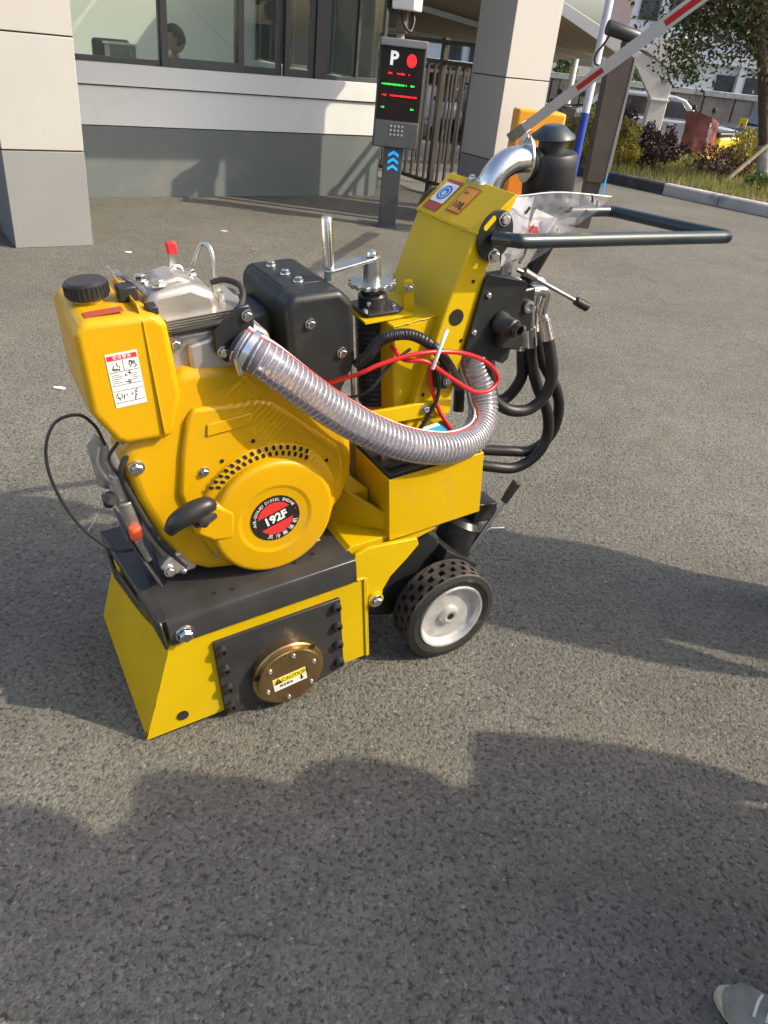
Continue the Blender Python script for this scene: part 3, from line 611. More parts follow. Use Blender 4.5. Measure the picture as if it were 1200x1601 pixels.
HP = [(0.362, 0.080, 0.882), (0.398, 0.050, 0.853), (0.452, 0.032, 0.798), (0.526, 0.022, 0.724), (0.61, 0.010, 0.655), (0.707, 0.006, 0.596), (0.825, 0.024, 0.547), (0.935, 0.08, 0.520), (0.998, 0.135, 0.540), (1.012, 0.175, 0.600), (1.002, 0.20, 0.66), (1.000, 0.22, 0.76)]
path = catmull(HP, 14); hr = 0.0385
hs = finish('suction_hose', tube(bmesh.new(), HP, hr, seg=24, n=14, caps=False), PVC, M, ang=80)
finish('hose_lining', tube(bmesh.new(), HP, hr - 0.005, seg=20, n=14, caps=False), PVC, hs, ang=80)
# wire spiral: one continuous helix inside the wall
cum = [0]
for a, b in zip(path, path[1:]): cum.append(cum[-1] + (b - a).length)
frs = frames(path); tot = cum[-1]; pitch = 0.0125; N_ = int(tot / pitch * 14); hel = []
k = 0
for i in range(N_):
    s = tot * i / (N_ - 1)
    while k < len(cum) - 2 and cum[k + 1] < s: k += 1
    tt = (s - cum[k]) / max(1e-9, cum[k + 1] - cum[k]); p = path[k].lerp(path[k + 1], tt)
    t1, u1, v1 = frs[k]; t2, u2, v2 = frs[k + 1]; u = u1.lerp(u2, tt).normalized(); v = v1.lerp(v2, tt).normalized()
    a = 2 * PI * s / pitch; hel.append(p + (u * math.cos(a) + v * math.sin(a)) * (hr - 0.0008))
finish('wire_spiral', tube(bmesh.new(), hel, 0.0019, seg=6, smooth=False), mat('hose_wire', (0.62, 0.60, 0.62), 0.25, 0.6, var=0.1), hs, ang=80)
for nm, ang_, rad, m_, off in (('white_stripe', 0, 0.0055, WHITEP, 0), ('red_stripe', 0.28, 0.0016, LRED, 0), ('blue_stripe', -0.2, 0.0012, LBLUE, 0)):
    pts = []
    for i, (p, (t, u, v)) in enumerate(zip(path, frs)):
        q = i / (len(path) - 1); up_ = Vector((0.0, 0.25, 1)); side_ = Vector((-0.8, 0.1, 0.3)); d = up_.lerp(side_, min(1, max(0, (q - 0.62) / 0.2)))
        d = (d - t * d.dot(t)).normalized(); e = t.cross(d); a = ang_
        pts.append(p + (d * math.cos(a) + e * math.sin(a)) * (hr - 0.001 if nm == 'white_stripe' else hr + 0.0003))
    finish(nm, tube(bmesh.new(), pts, rad if nm != 'white_stripe' else 0.0032, seg=6, smooth=False), m_, hs, ang=80)
bm = bmesh.new(); d = (path[12] - path[4]).normalized(); q = path[6]; lathe(bm, [(0.041, -0.007), (0.042, -0.007), (0.042, 0.007), (0.041, 0.007), (0.041, -0.007)], q, d, 36); cl = finish('hose_clamp', bm, CHROME, hs, ang=40)
finish('clamp_screw', cyl(bmesh.new(), q + Vector((-0.03, -0.02, -0.035)), q + Vector((-0.035, -0.02, 0.0)), 0.0065, seg=10), CHROME, M)

# muffler / air box, long across the machine
mf = [(0.492, 0.900), (0.508, 0.926), (0.622, 0.922), (0.652, 0.888), (0.652, 0.75), (0.60, 0.66), (0.515, 0.66), (0.496, 0.72)]
def sc(poly, k, c=(0.575, 0.80)): return [(c[0] + (x - c[0]) * k, c[1] + (z - c[1]) * k) for x, z in poly]
mb = finish('muffler_box', pxz(sc(mf, 0.998), 0.19, 0.435), SATIN, M, 0.028, 4)
finish('muffler_end_cover', pxz(mf, 0.158, 0.225), SATIN, mb, 0.028, 5)
finish('muffler_end_cover', pxz(mf, 0.40, 0.43), SATIN, mb, 0.014, 3)
finish('muffler_top_shield', prism(bmesh.new(), [(0.516, 0.232, 0.9235), (0.612, 0.232, 0.9205), (0.612, 0.415, 0.9205), (0.516, 0.415, 0.9235)], (0, 0, 0.003)), SATIN, mb, 0.0015)
bolt((0.545, 0.157, 0.862), (0, -1, 0), 0.0095, mb); bolt((0.616, 0.157, 0.782), (0, -1, 0), 0.0095, mb)
for p in ((0.562, 0.25, 0.925), (0.556, 0.31, 0.9255), (0.550, 0.38, 0.926)): bolt(p, (0, 0, 1), 0.009, mb)
finish('air_box', Bx(0.385, 0.50, 0.25, 0.40, 0.74, 0.872), BLACKPL, M, 0.018, 3)
finish('air_box_neck', cyl(bmesh.new(), (0.37, 0.28, 0.90), (0.42, 0.29, 0.89), 0.03, seg=20), BLACKPL, M)
finish('muffler_stay', Bx(0.655, 0.662, 0.19, 0.20, 0.42, 0.76), ZINC, M)
finish('engine_rear_block', Bx(0.50, 0.62, 0.20, 0.38, 0.34, 0.64), BLACKP, M, 0.02)

# ---- depth crank tower
tcx, tcy = 0.735, 0.235
finish('lead_screw_bellows', lathe(bmesh.new(), [(0.040 if k % 2 else 0.035, 0.60 + k * 0.0065) for k in range(35)], (tcx, tcy, 0), (0, 0, 1), 28), RUBBER, M, ang=60)
finish('screw_foot', cyl(bmesh.new(), (tcx, tcy, 0.54), (tcx, tcy, 0.605), 0.033, seg=24), AMBER, M)
pf = [(0.690, 0.20), (0.70, 0.185), (0.77, 0.175), (0.79, 0.19), (0.79, 0.285), (0.77, 0.295), (0.70, 0.285)]
finish('tower_flange', prism(bmesh.new(), [(x, y, 0.838) for x, y in pf], (0, 0, 0.007)), GREYST, M, 0.002)
finish('tower_flange_plate', prism(bmesh.new(), [(x, y, 0.829) for x, y in [(0.682, 0.17), (0.80, 0.165), (0.80, 0.31), (0.69, 0.30)]], (0, 0, 0.006)), LEMON, M, 0.001)
finish('screw_housing', lathe(bmesh.new(), [(0.034, 0.845), (0.034, 0.870), (0.030, 0.875), (0.026, 0.876), (0.026, 0.892), (0.02, 0.892)], (tcx, tcy, 0), (0, 0, 1), 30), GREYST, M)
for dx, dy in ((-0.035, -0.03), (0.037, -0.033), (0.04, 0.03)): bolt((tcx + dx, tcy + dy, 0.845), (0, 0, 1), 0.007, M, SOCKZ)
bolt((tcx - 0.025, tcy - 0.03, 0.862), (-0.6, -0.8, 0), 0.006, M, SOCKZ)
bm = bmesh.new(); zz = 0.893; P = []
for k in range(64):
    a = 2 * PI * k / 64; r_ = 0.055 if (k % 4) < 2 else 0.048; P.append((tcx + math.cos(a) * r_, tcy + math.sin(a) * r_, zz))
prism(bm, P, (0, 0, 0.009)); nw = finish('notch_wheel', bm, ZINC, M, 0.0008)
finish('crank_hub', lathe(bmesh.new(), [(0.0, 0.902), (0.021, 0.902), (0.0195, 0.955), (0, 0.955)], (tcx, tcy, 0), (0, 0, 1), 24), ZINC, M)
bm = prism(bmesh.new(), [(0.618, 0.222, 0.9385), (0.628, 0.215, 0.9385), (0.735, 0.215, 0.950), (0.750, 0.225, 0.950), (0.750, 0.245, 0.950), (0.735, 0.255, 0.950), (0.628, 0.252, 0.9385), (0.618, 0.243, 0.9385)], (0, 0, 0.0075)); finish('crank_arm', bm, ZINC, M, 0.002)
bolt((tcx, tcy, 0.958), (0, 0, 1), 0.0125, M, SOCKZ)
finish('crank_grip', lathe(bmesh.new(), [(0, 0.948), (0.0125, 0.948), (0.0125, 1.050), (0.0105, 1.054), (0, 1.054)], (0.629, 0.235, 0), (0, 0, 1), 22), CHROME, M)
finish('crank_nut', cyl(bmesh.new(), (0.629, 0.235, 0.921), (0.629, 0.235, 0.9385), 0.011, seg=6), ZINC, M)
finish('notch_guard', prism(bmesh.new(), [(0.765, 0.26, 0.86), (0.80, 0.25, 0.86), (0.80, 0.25, 0.925), (0.765, 0.26, 0.92)], (0.0, 0.002, 0)), SLEEVE, M)
# shelf of the tower and side bracket
finish('tower_shelf', pxz([(0.735, 0.57), (0.735, 0.826), (0.80, 0.828), (0.868, 0.832), (0.86, 0.57)], 0.135, 0.335), LEMON, M, 0.005, 2)
finish('shelf_tab', prism(bmesh.new(), [(0.795, 0.20, 0.828), (0.818, 0.19, 0.828), (0.818, 0.19, 0.89), (0.813, 0.192, 0.902), (0.799, 0.198, 0.902), (0.795, 0.20, 0.895)], (0.006, 0.010, 0)), LEMON, M, 0.002)
bolt((0.808, 0.193, 0.885), (-0.3, -0.95, 0), 0.0075, M)
# main column
col = [(0.745, 0.560), (0.865, 0.570), (0.955, 0.905), (0.995, 1.02), (1.030, 1.070), (1.018, 1.074), (0.925, 1.006), (0.862, 0.87), (0.80, 0.70)]
cm = finish('column', pxz(col, 0.11, 0.36), LEMON, M, 0.005, 3)
finish('column_top_plate', prism(bmesh.new(), [(0.925, 0.108, 1.0075), (1.022, 0.104, 1.077), (1.022, 0.366, 1.077), (0.925, 0.362, 1.0075)], (-0.002, 0, 0.004)), LEMON, cm, 0.0015)
bm = bmesh.new(); pts = [Vector((0.924 + random.uniform(-.001, .001), 0.11 + 0.25 * k / 40, 1.008 + random.uniform(-.001, .0015))) for k in range(41)]; tube(bm, pts, 0.0028, seg=6, smooth=False); finish('weld_bead', bm, LEMON, cm, ang=70)
finish('column_foot_rail', pxz([(0.655, 0.612), (0.872, 0.594), (0.875, 0.632), (0.655, 0.650)], 0.098, 0.109), LEMON, M, 0.002)
bolt((0.800, 0.097, 0.624), (0, -1, 0), 0.009, M)
for p, r_ in (((0.884, 0.829), 0.0195),): finish('round_opening', lathe(bmesh.new(), [(r_, 0), (r_, 0.0006), (0, 0.0006)], (p[0], 0.1095, p[1]), (0, -1, 0), 32), HOLE, cm)
for p in ((0.925, 0.905), (0.868, 0.71), (0.862, 0.625), (0.80, 0.655), (0.90, 0.77), (0.845, 0.68)): finish('screw_hole', lathe(bmesh.new(), [(0.0045, 0), (0.0045, 0.0006), (0, 0.0006)], (p[0], 0.1095, p[1]), (0, -1, 0), 12), HOLE, cm)
for P_ in ([(0.868, 0.134, 0.832), (0.862, 0.134, 0.60)], [(0.735, 0.134, 0.826), (0.866, 0.134, 0.833)], [(0.925, 0.108, 1.008), (1.02, 0.106, 1.074)]):
    q0, q1 = Vector(P_[0]), Vector(P_[1]); pts_ = [q0.lerp(q1, t_ / 24) + Vector((random.uniform(-.001, .001), random.uniform(-.0006, .0006), random.uniform(-.001, .001))) for t_ in range(25)]
    finish('weld_bead', tube(bmesh.new(), pts_, 0.0022, seg=6, smooth=False), LEMON, cm, ang=70)
# stickers on the top face of the column
sd = Vector((0.097, 0, 0.070)).normalized(); nd = Vector((-sd.z, 0, sd.x))
def sticker(name, t0, t1, y0, y1, m, parent, off):
    b = Vector((0.923, 0, 1.0125)); P = [b + sd * t0 + Vector((0, y0, 0)), b + sd * t1 + Vector((0, y0, 0)), b + sd * t1 + Vector((0, y1, 0)), b + sd * t0 + Vector((0, y1, 0))]
    return finish(name, prism(bmesh.new(), [p + nd * off for p in P], nd * 0.0004), m, parent)
s1 = sticker('warning_sticker', 0.008, 0.100, 0.285, 0.345, LREDB, cm, 0.0006); s1['label'] = 'red and white sticker with a blue round ear protection sign'
sticker('sticker_panel', 0.032, 0.090, 0.287, 0.343, PAPER, s1, 0.0011)
b = Vector((0.923, 0.315, 1.0125)) + sd * 0.061 + nd * 0.0016
finish('round_sign', lathe(bmesh.new(), [(0.0215, 0), (0.0215, 0.0004), (0, 0.0004)], b, nd, 32), LBLUE, s1)
bm = lathe(bmesh.new(), [(0.0165, 0), (0.0150, 0.0003), (0.013, 0.0003)], b + nd * 0.0006, nd, 28); lathe(bm, [(0.0075, 0), (0.0075, 0.0003), (0, 0.0003)], b + nd * 0.0006 + sd * -0.002, nd, 16); finish('sign_print', bm, mat('sign_pale_blue', (0.45, 0.62, 0.75), 0.5), s1)
s2 = sticker('power_sticker', 0.022, 0.098, 0.208, 0.262, LREDB, cm, 0.0006); sticker('sticker_panel', 0.026, 0.094, 0.212, 0.258, LORANGE, s2, 0.0011)
bm = bmesh.new(); add_text(bm, '108', 0.026, Vector((0.923, 0.236, 1.0125)) + sd * 0.044 + nd * 0.0018, (0, -1, 0), sd, 0.0002, bold=0.0004)
add_text(bm, 'Lw', 0.013, Vector((0.923, 0.245, 1.0125)) + sd * 0.080 + nd * 0.0018, (0, -1, 0), sd, 0.0002); add_text(bm, 'dB', 0.009, Vector((0.923, 0.218, 1.0125)) + sd * 0.036 + nd * 0.0018, (0, -1, 0), sd, 0.0002)
finish('sticker_print', bm, INK, s2, flat=True)
# handle plates + loop handle
for ys in (0.108, 0.362):
    sgn = -1 if ys < 0.2 else 1
    P = []
    for k in range(36):
        a = 2 * PI * k / 36; x_, z_ = math.cos(a) * 0.046, math.sin(a) * 0.054; P.append((0.972 + x_ + z_ * 0.12, ys, 1.0 + z_))
    hp_ = finish('handle_plate', prism(bmesh.new(), P, (0, 0.006 * sgn, 0)), SATIN, M, 0.001)
    yf = ys + 0.006 * sgn
    bolt((0.992, yf, 1.032), (0, sgn, 0), 0.0115, hp_); bolt((0.970, yf, 0.957), (0, sgn, 0), 0.0115, hp_)
    cyl_ = bmesh.new(); P = []
    for q in range(16):
        b_ = 2 * PI * q / 16; P.append(Vector((0.954 + math.cos(b_) * 0.007 + (0.008 if math.cos(b_) > 0 else -0.008), yf, 1.029 + math.sin(b_) * 0.007 + (0.008 if math.cos(b_) > 0 else -0.008))))
    prism(cyl_, P, (0, 0.0006 * sgn, 0)); finish('adjusting_slot', cyl_, LEMON, hp_)
hl = [(0.965, 0.095, 0.997), (0.985, 0.045, 1.002), (1.02, 0.035, 0.998), (1.30, 0.034, 0.965), (1.60, 0.034, 0.928), (1.632, 0.038, 0.924), (1.640, 0.065, 0.922), (1.635, 0.25, 0.912), (1.628, 0.40, 0.905), (1.618, 0.430, 0.905), (1.59, 0.437, 0.908), (1.44, 0.438, 0.925), (1.20, 0.438, 0.965), (1.02, 0.437, 0.998), (0.985, 0.425, 1.002), (0.965, 0.375, 0.997)]
tubeo('loop_handle', hl, 0.0155, HANDLEM, M, seg=16, n=6)
# control plate
cp = [(0.905, 0.748), (0.952, 0.905), (0.962, 0.918), (1.066, 0.886), (1.074, 0.876), (1.052, 0.79), (1.036, 0.700), (1.020, 0.690)]
finish('control_plate', pxz(cp, 0.100, 0.1085), SATIN, M, 0.002)
bolt((0.962, 0.0995, 0.870), (0, -1, 0), 0.007, M, SOCKZ); bolt((0.928, 0.0995, 0.788), (0, -1, 0), 0.007, M, SOCKZ)
bm = lathe(bmesh.new(), [(0.026, 0), (0.026, 0.012), (0.022, 0.018), (0.022, 0.045), (0.018, 0.048)], (1.000, 0.100, 0.800), (0.25, -1, -0.1), 28); lathe(bm, [(0.016, 0.04), (0.016, 0.062), (0.012, 0.062), (0.012, 0.05), (0, 0.05)], (1.000, 0.100, 0.800), (0.25, -1, -0.1), 24)
finish('relief_valve', bm, BLACKPL, M)
bm = box(bmesh.new(), 1.035, 1.105, 0.105, 0.26, 0.755, 0.865); finish('valve_block', bm, BLACKP, M, 0.008, 3)
finish('valve_block', pxz([(0.985, 0.745), (1.045, 0.73), (1.06, 0.755), (1.04, 0.79), (0.99, 0.785)], 0.07, 0.10), BLACKPL, M, 0.005, 2)
bm = lathe(bmesh.new(), [(0.015, 0), (0.015, 0.008), (0.008, 0.009), (0.008, 0.004), (0, 0.004)], (1.082, 0.104, 0.822), (0, -1, 0), 24); finish('valve_plug', bm, ZINC, M)
bm = lathe(bmesh.new(), [(0.013, 0), (0.013, 0.009), (0.007, 0.010), (0.007, 0.004), (0, 0.004)], (1.050, 0.085, 0.776), (0, -1, 0), 24); finish('valve_plug', bm, ZINC, M)
# control lever
finish('control_lever', tube(bmesh.new(), [(1.06, 0.13, 0.905), (1.085, 0.12, 0.893), (1.24, 0.10, 0.803)], 0.0052, smooth=False), ZINC, M, ang=60)
finish('lever_boss', cyl(bmesh.new(), (1.075, 0.122, 0.90), (1.108, 0.117, 0.880), 0.011, 0.009), ZINC, M)
finish('lever_grip', cyl(bmesh.new(), (1.225, 0.10, 0.812), (1.262, 0.095, 0.790), 0.0105, 0.012), BLACKPL, M, 0.003)
# hydraulic hoses and fittings
HY = {'a': [(1.155, 0.2, 0.673), (1.161, 0.2, 0.629), (1.164, 0.2, 0.58), (1.139, 0.21, 0.531), (1.101, 0.22, 0.515), (1.04, 0.26, 0.521)],
 'b': [(1.165, 0.18, 0.687), (1.174, 0.18, 0.639), (1.195, 0.17, 0.563), (1.243, 0.17, 0.47), (1.254, 0.17, 0.394), (1.225, 0.17, 0.339), (1.161, 0.18, 0.308), (1.08, 0.2, 0.325), (0.98, 0.25, 0.345)],
 'c': [(1.238, 0.24, 0.693), (1.236, 0.23, 0.653), (1.248, 0.22, 0.599), (1.291, 0.2, 0.516), (1.312, 0.2, 0.439), (1.293, 0.2, 0.369), (1.228, 0.2, 0.336), (1.146, 0.22, 0.347), (1.02, 0.27, 0.365)],
 'd': [(1.184, 0.14, 0.715), (1.193, 0.13, 0.67), (1.199, 0.12, 0.616), (1.188, 0.12, 0.563), (1.15, 0.13, 0.523), (1.095, 0.14, 0.525), (1.05, 0.15, 0.556), (1.035, 0.16, 0.594), (1.028, 0.17, 0.68)]}
for k, P in HY.items():
    tubeo('hydraulic_hose', P, 0.0155, HOSEB, M, seg=14)
    a = Vector(P[0]); b = Vector(P[1]); d = (a - b).normalized()
    fb = finish('hose_ferrule', cyl(bmesh.new(), a - d * 0.01, a + d * 0.045, 0.0175, 0.016, 20), CHROME, M, 0.0015)
    e = a + d * 0.045; tgt = Vector((1.10, a.y, {'a': 0.785, 'b': 0.795, 'c': 0.83, 'd': 0.84}[k]))
    bm = tube(bmesh.new(), [e, e + d * 0.022, Vector((e.x - 0.012, a.y, tgt.z - 0.012)), tgt + Vector((0.035, 0, 0.0)), tgt], 0.0125, seg=16); finish('hose_elbow', bm, CHROME, M, ang=60)
tubeo('hydraulic_hose', [(1.05, 0.20, 1.022), (1.094, 0.2, 1.018), (1.125, 0.18, 1.014), (1.150, 0.16, 0.989), (1.152, 0.14, 0.957), (1.135, 0.14, 0.923), (1.105, 0.15, 0.865)], 0.0165, HOSEB, M, seg=14)
finish('hose_ferrule', cyl(bmesh.new(), (1.035, 0.20, 1.024), (1.085, 0.2, 1.019), 0.018, seg=20), ZINC, M)
tubeo('hydraulic_hose', [(1.12, 0.33, 0.93), (1.16, 0.30, 0.85), (1.10, 0.30, 0.74), (1.04, 0.30, 0.60), (1.02, 0.28, 0.48)], 0.0155, HOSEB, M, seg=14)
# wiring
RA = [(0.584, 0.16, 0.716), (0.627, 0.1, 0.751), (0.68, 0.08, 0.773), (0.766, 0.06, 0.786), (0.868, 0.06, 0.765), (0.96, 0.08, 0.712), (1.001, 0.09, 0.659), (0.972, 0.08, 0.639), (0.917, 0.07, 0.653), (0.836, 0.06, 0.715), (0.775, 0.06, 0.764), (0.729, 0.08, 0.771), (0.722, 0.12, 0.79)]
tubeo('red_cable', RA, 0.0052, REDCAB, M)
tubeo('red_cable', [(0.806, 0.085, 0.745), (0.806, 0.09, 0.722), (0.814, 0.09, 0.672), (0.838, 0.09, 0.607), (0.885, 0.10, 0.535)], 0.0048, REDCAB, M)
tubeo('black_cable', [(0.812, 0.08, 0.755), (0.825, 0.08, 0.69), (0.819, 0.09, 0.629), (0.760, 0.10, 0.545), (0.69, 0.10, 0.535)], 0.005, BLACKPL, M)
tubeo('black_cable', [(0.575, 0.2, 0.66), (0.64, 0.10, 0.70), (0.70, 0.09, 0.76), (0.75, 0.085, 0.79)], 0.0035, BLACKPL, M)
bm = tube(bmesh.new(), [(0.660, 0.17, 0.74), (0.672, 0.14, 0.77), (0.690, 0.12, 0.806), (0.716, 0.1, 0.823), (0.758, 0.09, 0.818), (0.803, 0.08, 0.788), (0.851, 0.09, 0.732), (0.898, 0.10, 0.657)], 0.0125, seg=14, n=30, rf=lambda t: 1.0 + 0.07 * math.sin(t * 520))
finish('corrugated_conduit', bm, BLACKPL, M, ang=60)
finish('conduit_clamp', pxz([(0.812, 0.68), (0.85, 0.665), (0.875, 0.70), (0.86, 0.735), (0.825, 0.73)], 0.085, 0.108), BLACKP, M, 0.006, 2); bolt((0.850, 0.084, 0.69), (0, -1, 0), 0.009, M)
finish('cable_tie', tube(bmesh.new(), [(0.790, 0.055, 0.745), (0.800, 0.052, 0.775), (0.818, 0.058, 0.808), (0.835, 0.07, 0.822)], 0.0045, seg=6), WHITEP, M, ang=60)
# exhaust elbow and air filter canister
bm = tube(bmesh.new(), [(1.040, 0.235, 1.040), (1.043, 0.235, 1.072), (1.060, 0.235, 1.100), (1.095, 0.235, 1.118), (1.135, 0.235, 1.120)], 0.030, seg=26); finish('intake_elbow', bm, CHROME, M, ang=60)
P = []
for k in range(28):
    a = 2 * PI * k / 28; P.append((1.135, 0.235 + math.cos(a) * 0.034, 1.12 + math.sin(a) * (0.052 if abs(math.sin(a)) > 0.6 else 0.045)))
finish('elbow_flange', prism(bmesh.new(), P, (0.006, 0, 0)), CHROME, M, 0.001)
bolt((1.134, 0.235, 1.163), (-1, 0, 0), 0.0085, M)
finish('filter_neck', lathe(bmesh.new(), [(0.030, 0), (0.034, 0.008), (0.030, 0.014), (0.034, 0.020), (0.030, 0.03)], (1.141, 0.235, 1.11), (1, 0, 0), 24), RUBBER, M)
ac = (1.212, 0.235, 0)
finish('filter_canister', lathe(bmesh.new(), [(0, 0.985), (0.056, 0.985), (0.060, 0.992), (0.0625, 1.10), (0.0625, 1.120), (0.058, 1.127), (0.033, 1.129), (0.031, 1.162)], ac, (0, 0, 1), 40), SATIN, M, ang=40)
finish('rain_cap', lathe(bmesh.new(), [(0.031, 1.160), (0.046, 1.156), (0.052, 1.158), (0.050, 1.164), (0.026, 1.183), (0.022, 1.185), (0, 1.185)], ac, (0, 0, 1), 40), HANDLEM, M, ang=40)
finish('canister_bracket', Bx(1.0, 1.20, 0.19, 0.28, 1.0, 1.012), BLACKP, M, 0.002)
finish('canister_strut', tube(bmesh.new(), [(1.02, 0.3, 0.93), (1.20, 0.26, 1.0)], 0.012, smooth=False), BLACKP, M, ang=60)
finish('hose_stub', cyl(bmesh.new(), (1.0, 0.22, 0.74), (0.998, 0.228, 0.80), 0.04, seg=20), BLACKP, M)
for x, y in ((1.020, 0.275), (1.022, 0.245)):
    finish('top_block', Bx(x - 0.009, x + 0.009, y - 0.009, y + 0.009, 1.070, 1.084), ZINC, M, 0.001); bolt((x, y, 1.084), (0, 0, 1), 0.0065, M)

# plastic bag of papers hung behind the column
BG = thing('plastic_bag', 'clear plastic bag with papers hanging below the handle loop', 'bag', M.location); BG.rotation_euler = M.rotation_euler
cor = [(1.035, 0.12, 1.072), (1.13, 0.09, 1.075), (1.262, 0.07, 1.055), (1.225, 0.08, 1.01), (1.175, 0.095, 0.965), (1.10, 0.11, 0.93), (1.03, 0.12, 0.905), (1.012, 0.125, 0.98)]
def sheet(top, bot, nu, nv, amp, seed, thick=None):
    bm = bmesh.new(); g = []
    for i in range(nu + 1):
        row = []
        for j in range(nv + 1):
            a = top(i / nu); b = bot(i / nu); p = a.lerp(b, j / nv)
            q = noise.noise(p * 22 + Vector((seed, 0, 0))) + 0.5 * noise.noise(p * 55 + Vector((0, seed, 0)))
            row.append(bm.verts.new(p + Vector((0, 1, 0.15)) * q * amp))
        g.append(row)
    for i in range(nu):
        for j in range(nv): bm.faces.new((g[i][j], g[i + 1][j], g[i + 1][j + 1], g[i][j + 1]))
    return bm
def poly_at(P):
    P = [Vector(p) for p in P]
    def f(t):
        t *= len(P) - 1; i = min(int(t), len(P) - 2); return P[i].lerp(P[i + 1], t - i)
    return f
tp = poly_at([cor[0], cor[1], cor[2]]); bt = poly_at([(1.012, 0.125, 0.90), (1.09, 0.11, 0.925), (1.255, 0.075, 1.045)])
finish('bag_film', sheet(tp, bt, 36, 30, 0.012, 1.0), BAGM, BG, ang=80)
finish('bag_film', sheet(lambda t: tp(t) + Vector((0, 0.035, -0.004)), lambda t: bt(t) + Vector((0, 0.02, 0)), 36, 30, 0.012, 5.0), BAGM, BG, ang=80)
tubeo('bag_seam', [cor[0], cor[1], cor[2]], 0.0014, mat('film_white', (0.8, 0.8, 0.82), 0.3), BG, seg=6)
o = finish('folded_paper', sheet(poly_at([(1.03, 0.135, 1.066), (1.09, 0.13, 1.063)]), poly_at([(1.02, 0.14, 0.915), (1.075, 0.135, 0.94)]), 10, 14, 0.005, 3.0), mat('paper_lilac', (0.60, 0.60, 0.66), 0.6), BG, ang=80)
o = finish('folded_paper', sheet(poly_at([(1.10, 0.13, 1.035), (1.155, 0.12, 1.01)]), poly_at([(1.07, 0.13, 0.96), (1.12, 0.12, 0.955)]), 8, 8, 0.004, 8.0), PAPER, BG, ang=80)
finish('red_card', prism(bmesh.new(), [(1.075, 0.118, 0.985), (1.10, 0.116, 0.98), (1.098, 0.116, 1.0), (1.073, 0.118, 1.005)], (0, 0.001, 0)), REDPL, BG)

# ------------------------------------------------------------------ surroundings
WHITEPNL = mat('cream_cladding', (0.37, 0.36, 0.34), 0.6, var=0.03, vscale=1.5, bump=0.03, bscale=20, dirt=(0.48, 0.45, 0.41), dscale=1.2, drange=(0.55, 0.95))
HOUSEP = mat('white_wall_panel', (0.63, 0.65, 0.65), 0.6, var=0.03, vscale=1.5, bump=0.03, bscale=20, dirt=(0.52, 0.51, 0.48), dscale=1.6, drange=(0.5, 0.9))
FOOTP = mat('grey_foot_panel', (0.20, 0.205, 0.205), 0.7, var=0.05, vscale=2, bump=0.05, bscale=40, dirt=(0.25, 0.24, 0.22), dscale=2.5, drange=(0.55, 0.9))
GREYBAND = mat('grey_base_paint', (0.118, 0.140, 0.140), 0.7, var=0.05, vscale=2, bump=0.05, bscale=40, dirt=(0.20, 0.19, 0.17), dscale=2.2, drange=(0.5, 0.9))
FRAME = mat('window_frame_grey', (0.055, 0.058, 0.066), 0.4, metal=0.2, var=0.08)
INTER = mat('interior_wall', (0.80, 0.80, 0.77), 0.8, var=0.05, vscale=1)
BROWNST = mat('brown_steel', (0.075, 0.058, 0.050), 0.45, metal=0.2, var=0.1)
BODYGR = mat('terminal_grey', (0.055, 0.058, 0.062), 0.45, var=0.06)
WHITEST = mat('white_steel', (0.66, 0.65, 0.62), 0.45, var=0.06, vscale=2, dirt=(0.45, 0.42, 0.38), dscale=3, drange=(0.6, 0.9))
MEMBR = mat('tan_membrane', (0.50, 0.41, 0.27), 0.8, var=0.08, vscale=1.2)
CONC = mat('concrete', (0.42, 0.41, 0.385), 0.85, var=0.12, vscale=3, bump=0.4, bscale=25, dirt=(0.12, 0.12, 0.115), dscale=2.5, drange=(0.5, 0.75))
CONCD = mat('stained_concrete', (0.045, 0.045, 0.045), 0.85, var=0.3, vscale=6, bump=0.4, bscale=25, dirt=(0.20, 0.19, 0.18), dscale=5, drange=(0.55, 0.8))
WALLM = mat('rendered_wall', (0.25, 0.215, 0.17), 0.9, var=0.12, vscale=1.5, dirt=(0.11, 0.10, 0.09), dscale=2, drange=(0.45, 0.75))
PINK = mat('salmon_render', (0.52, 0.38, 0.33), 0.8, var=0.05, vscale=0.5)
FACADE = mat('white_render', (0.68, 0.68, 0.67), 0.8, var=0.05, vscale=0.5)
DARKGL = mat('dark_window', (0.06, 0.065, 0.07), 0.15, var=0.4, vscale=2)
SOIL = mat('soil', (0.13, 0.095, 0.06), 0.95, var=0.3, vscale=8, bump=0.6, bscale=30)

# guardhouse, in its own frame: x along the wall, y inward
BA = R(35.93)
GH = thing('guardhouse', 'guardhouse with grey base, cream wall and dark framed sliding windows', 'guardhouse', (-2.99, 7.07, 0), BA)
TH = 0.12
XL, XR = -2.6, 3.10
finish('base_wall', Bx(XL, XR, 0, TH, 0, 0.575), GREYBAND, GH)
for k, (a, b) in enumerate(((XL, 0.04), (0.046, XR))): finish('wall_panel', Bx(a, b, -0.012, TH, 0.583, 0.885), HOUSEP, GH, 0.002)
finish('window_ledge', Bx(XL, XR, -0.04, TH, 0.893, 1.055), HOUSEP, GH, 0.003)
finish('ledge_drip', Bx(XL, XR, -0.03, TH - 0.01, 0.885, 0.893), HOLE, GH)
finish('upper_wall', Bx(XL, XR, 0.0, TH, 2.25, 2.9), HOUSEP, GH)
finish('side_wall', Bx(XR - TH, XR, TH, 3.0, 0, 0.575), GREYBAND, GH); finish('side_wall', Bx(XR - TH, XR, TH, 3.0, 0.575, 1.055), HOUSEP, GH)
for ya in (TH, 1.06, 2.0):  # unseen side, glazed full height to let sun brighten the room
    finish('added_side_pane', Bx(XR - 0.05, XR - 0.045, ya + 0.05, ya + 0.92, 1.08, 2.86), GLASS, GH)
    finish('added_side_frame', Bx(XR - 0.08, XR - 0.02, ya + 0.925, ya + 0.985, 1.055, 2.9), FRAME, GH)
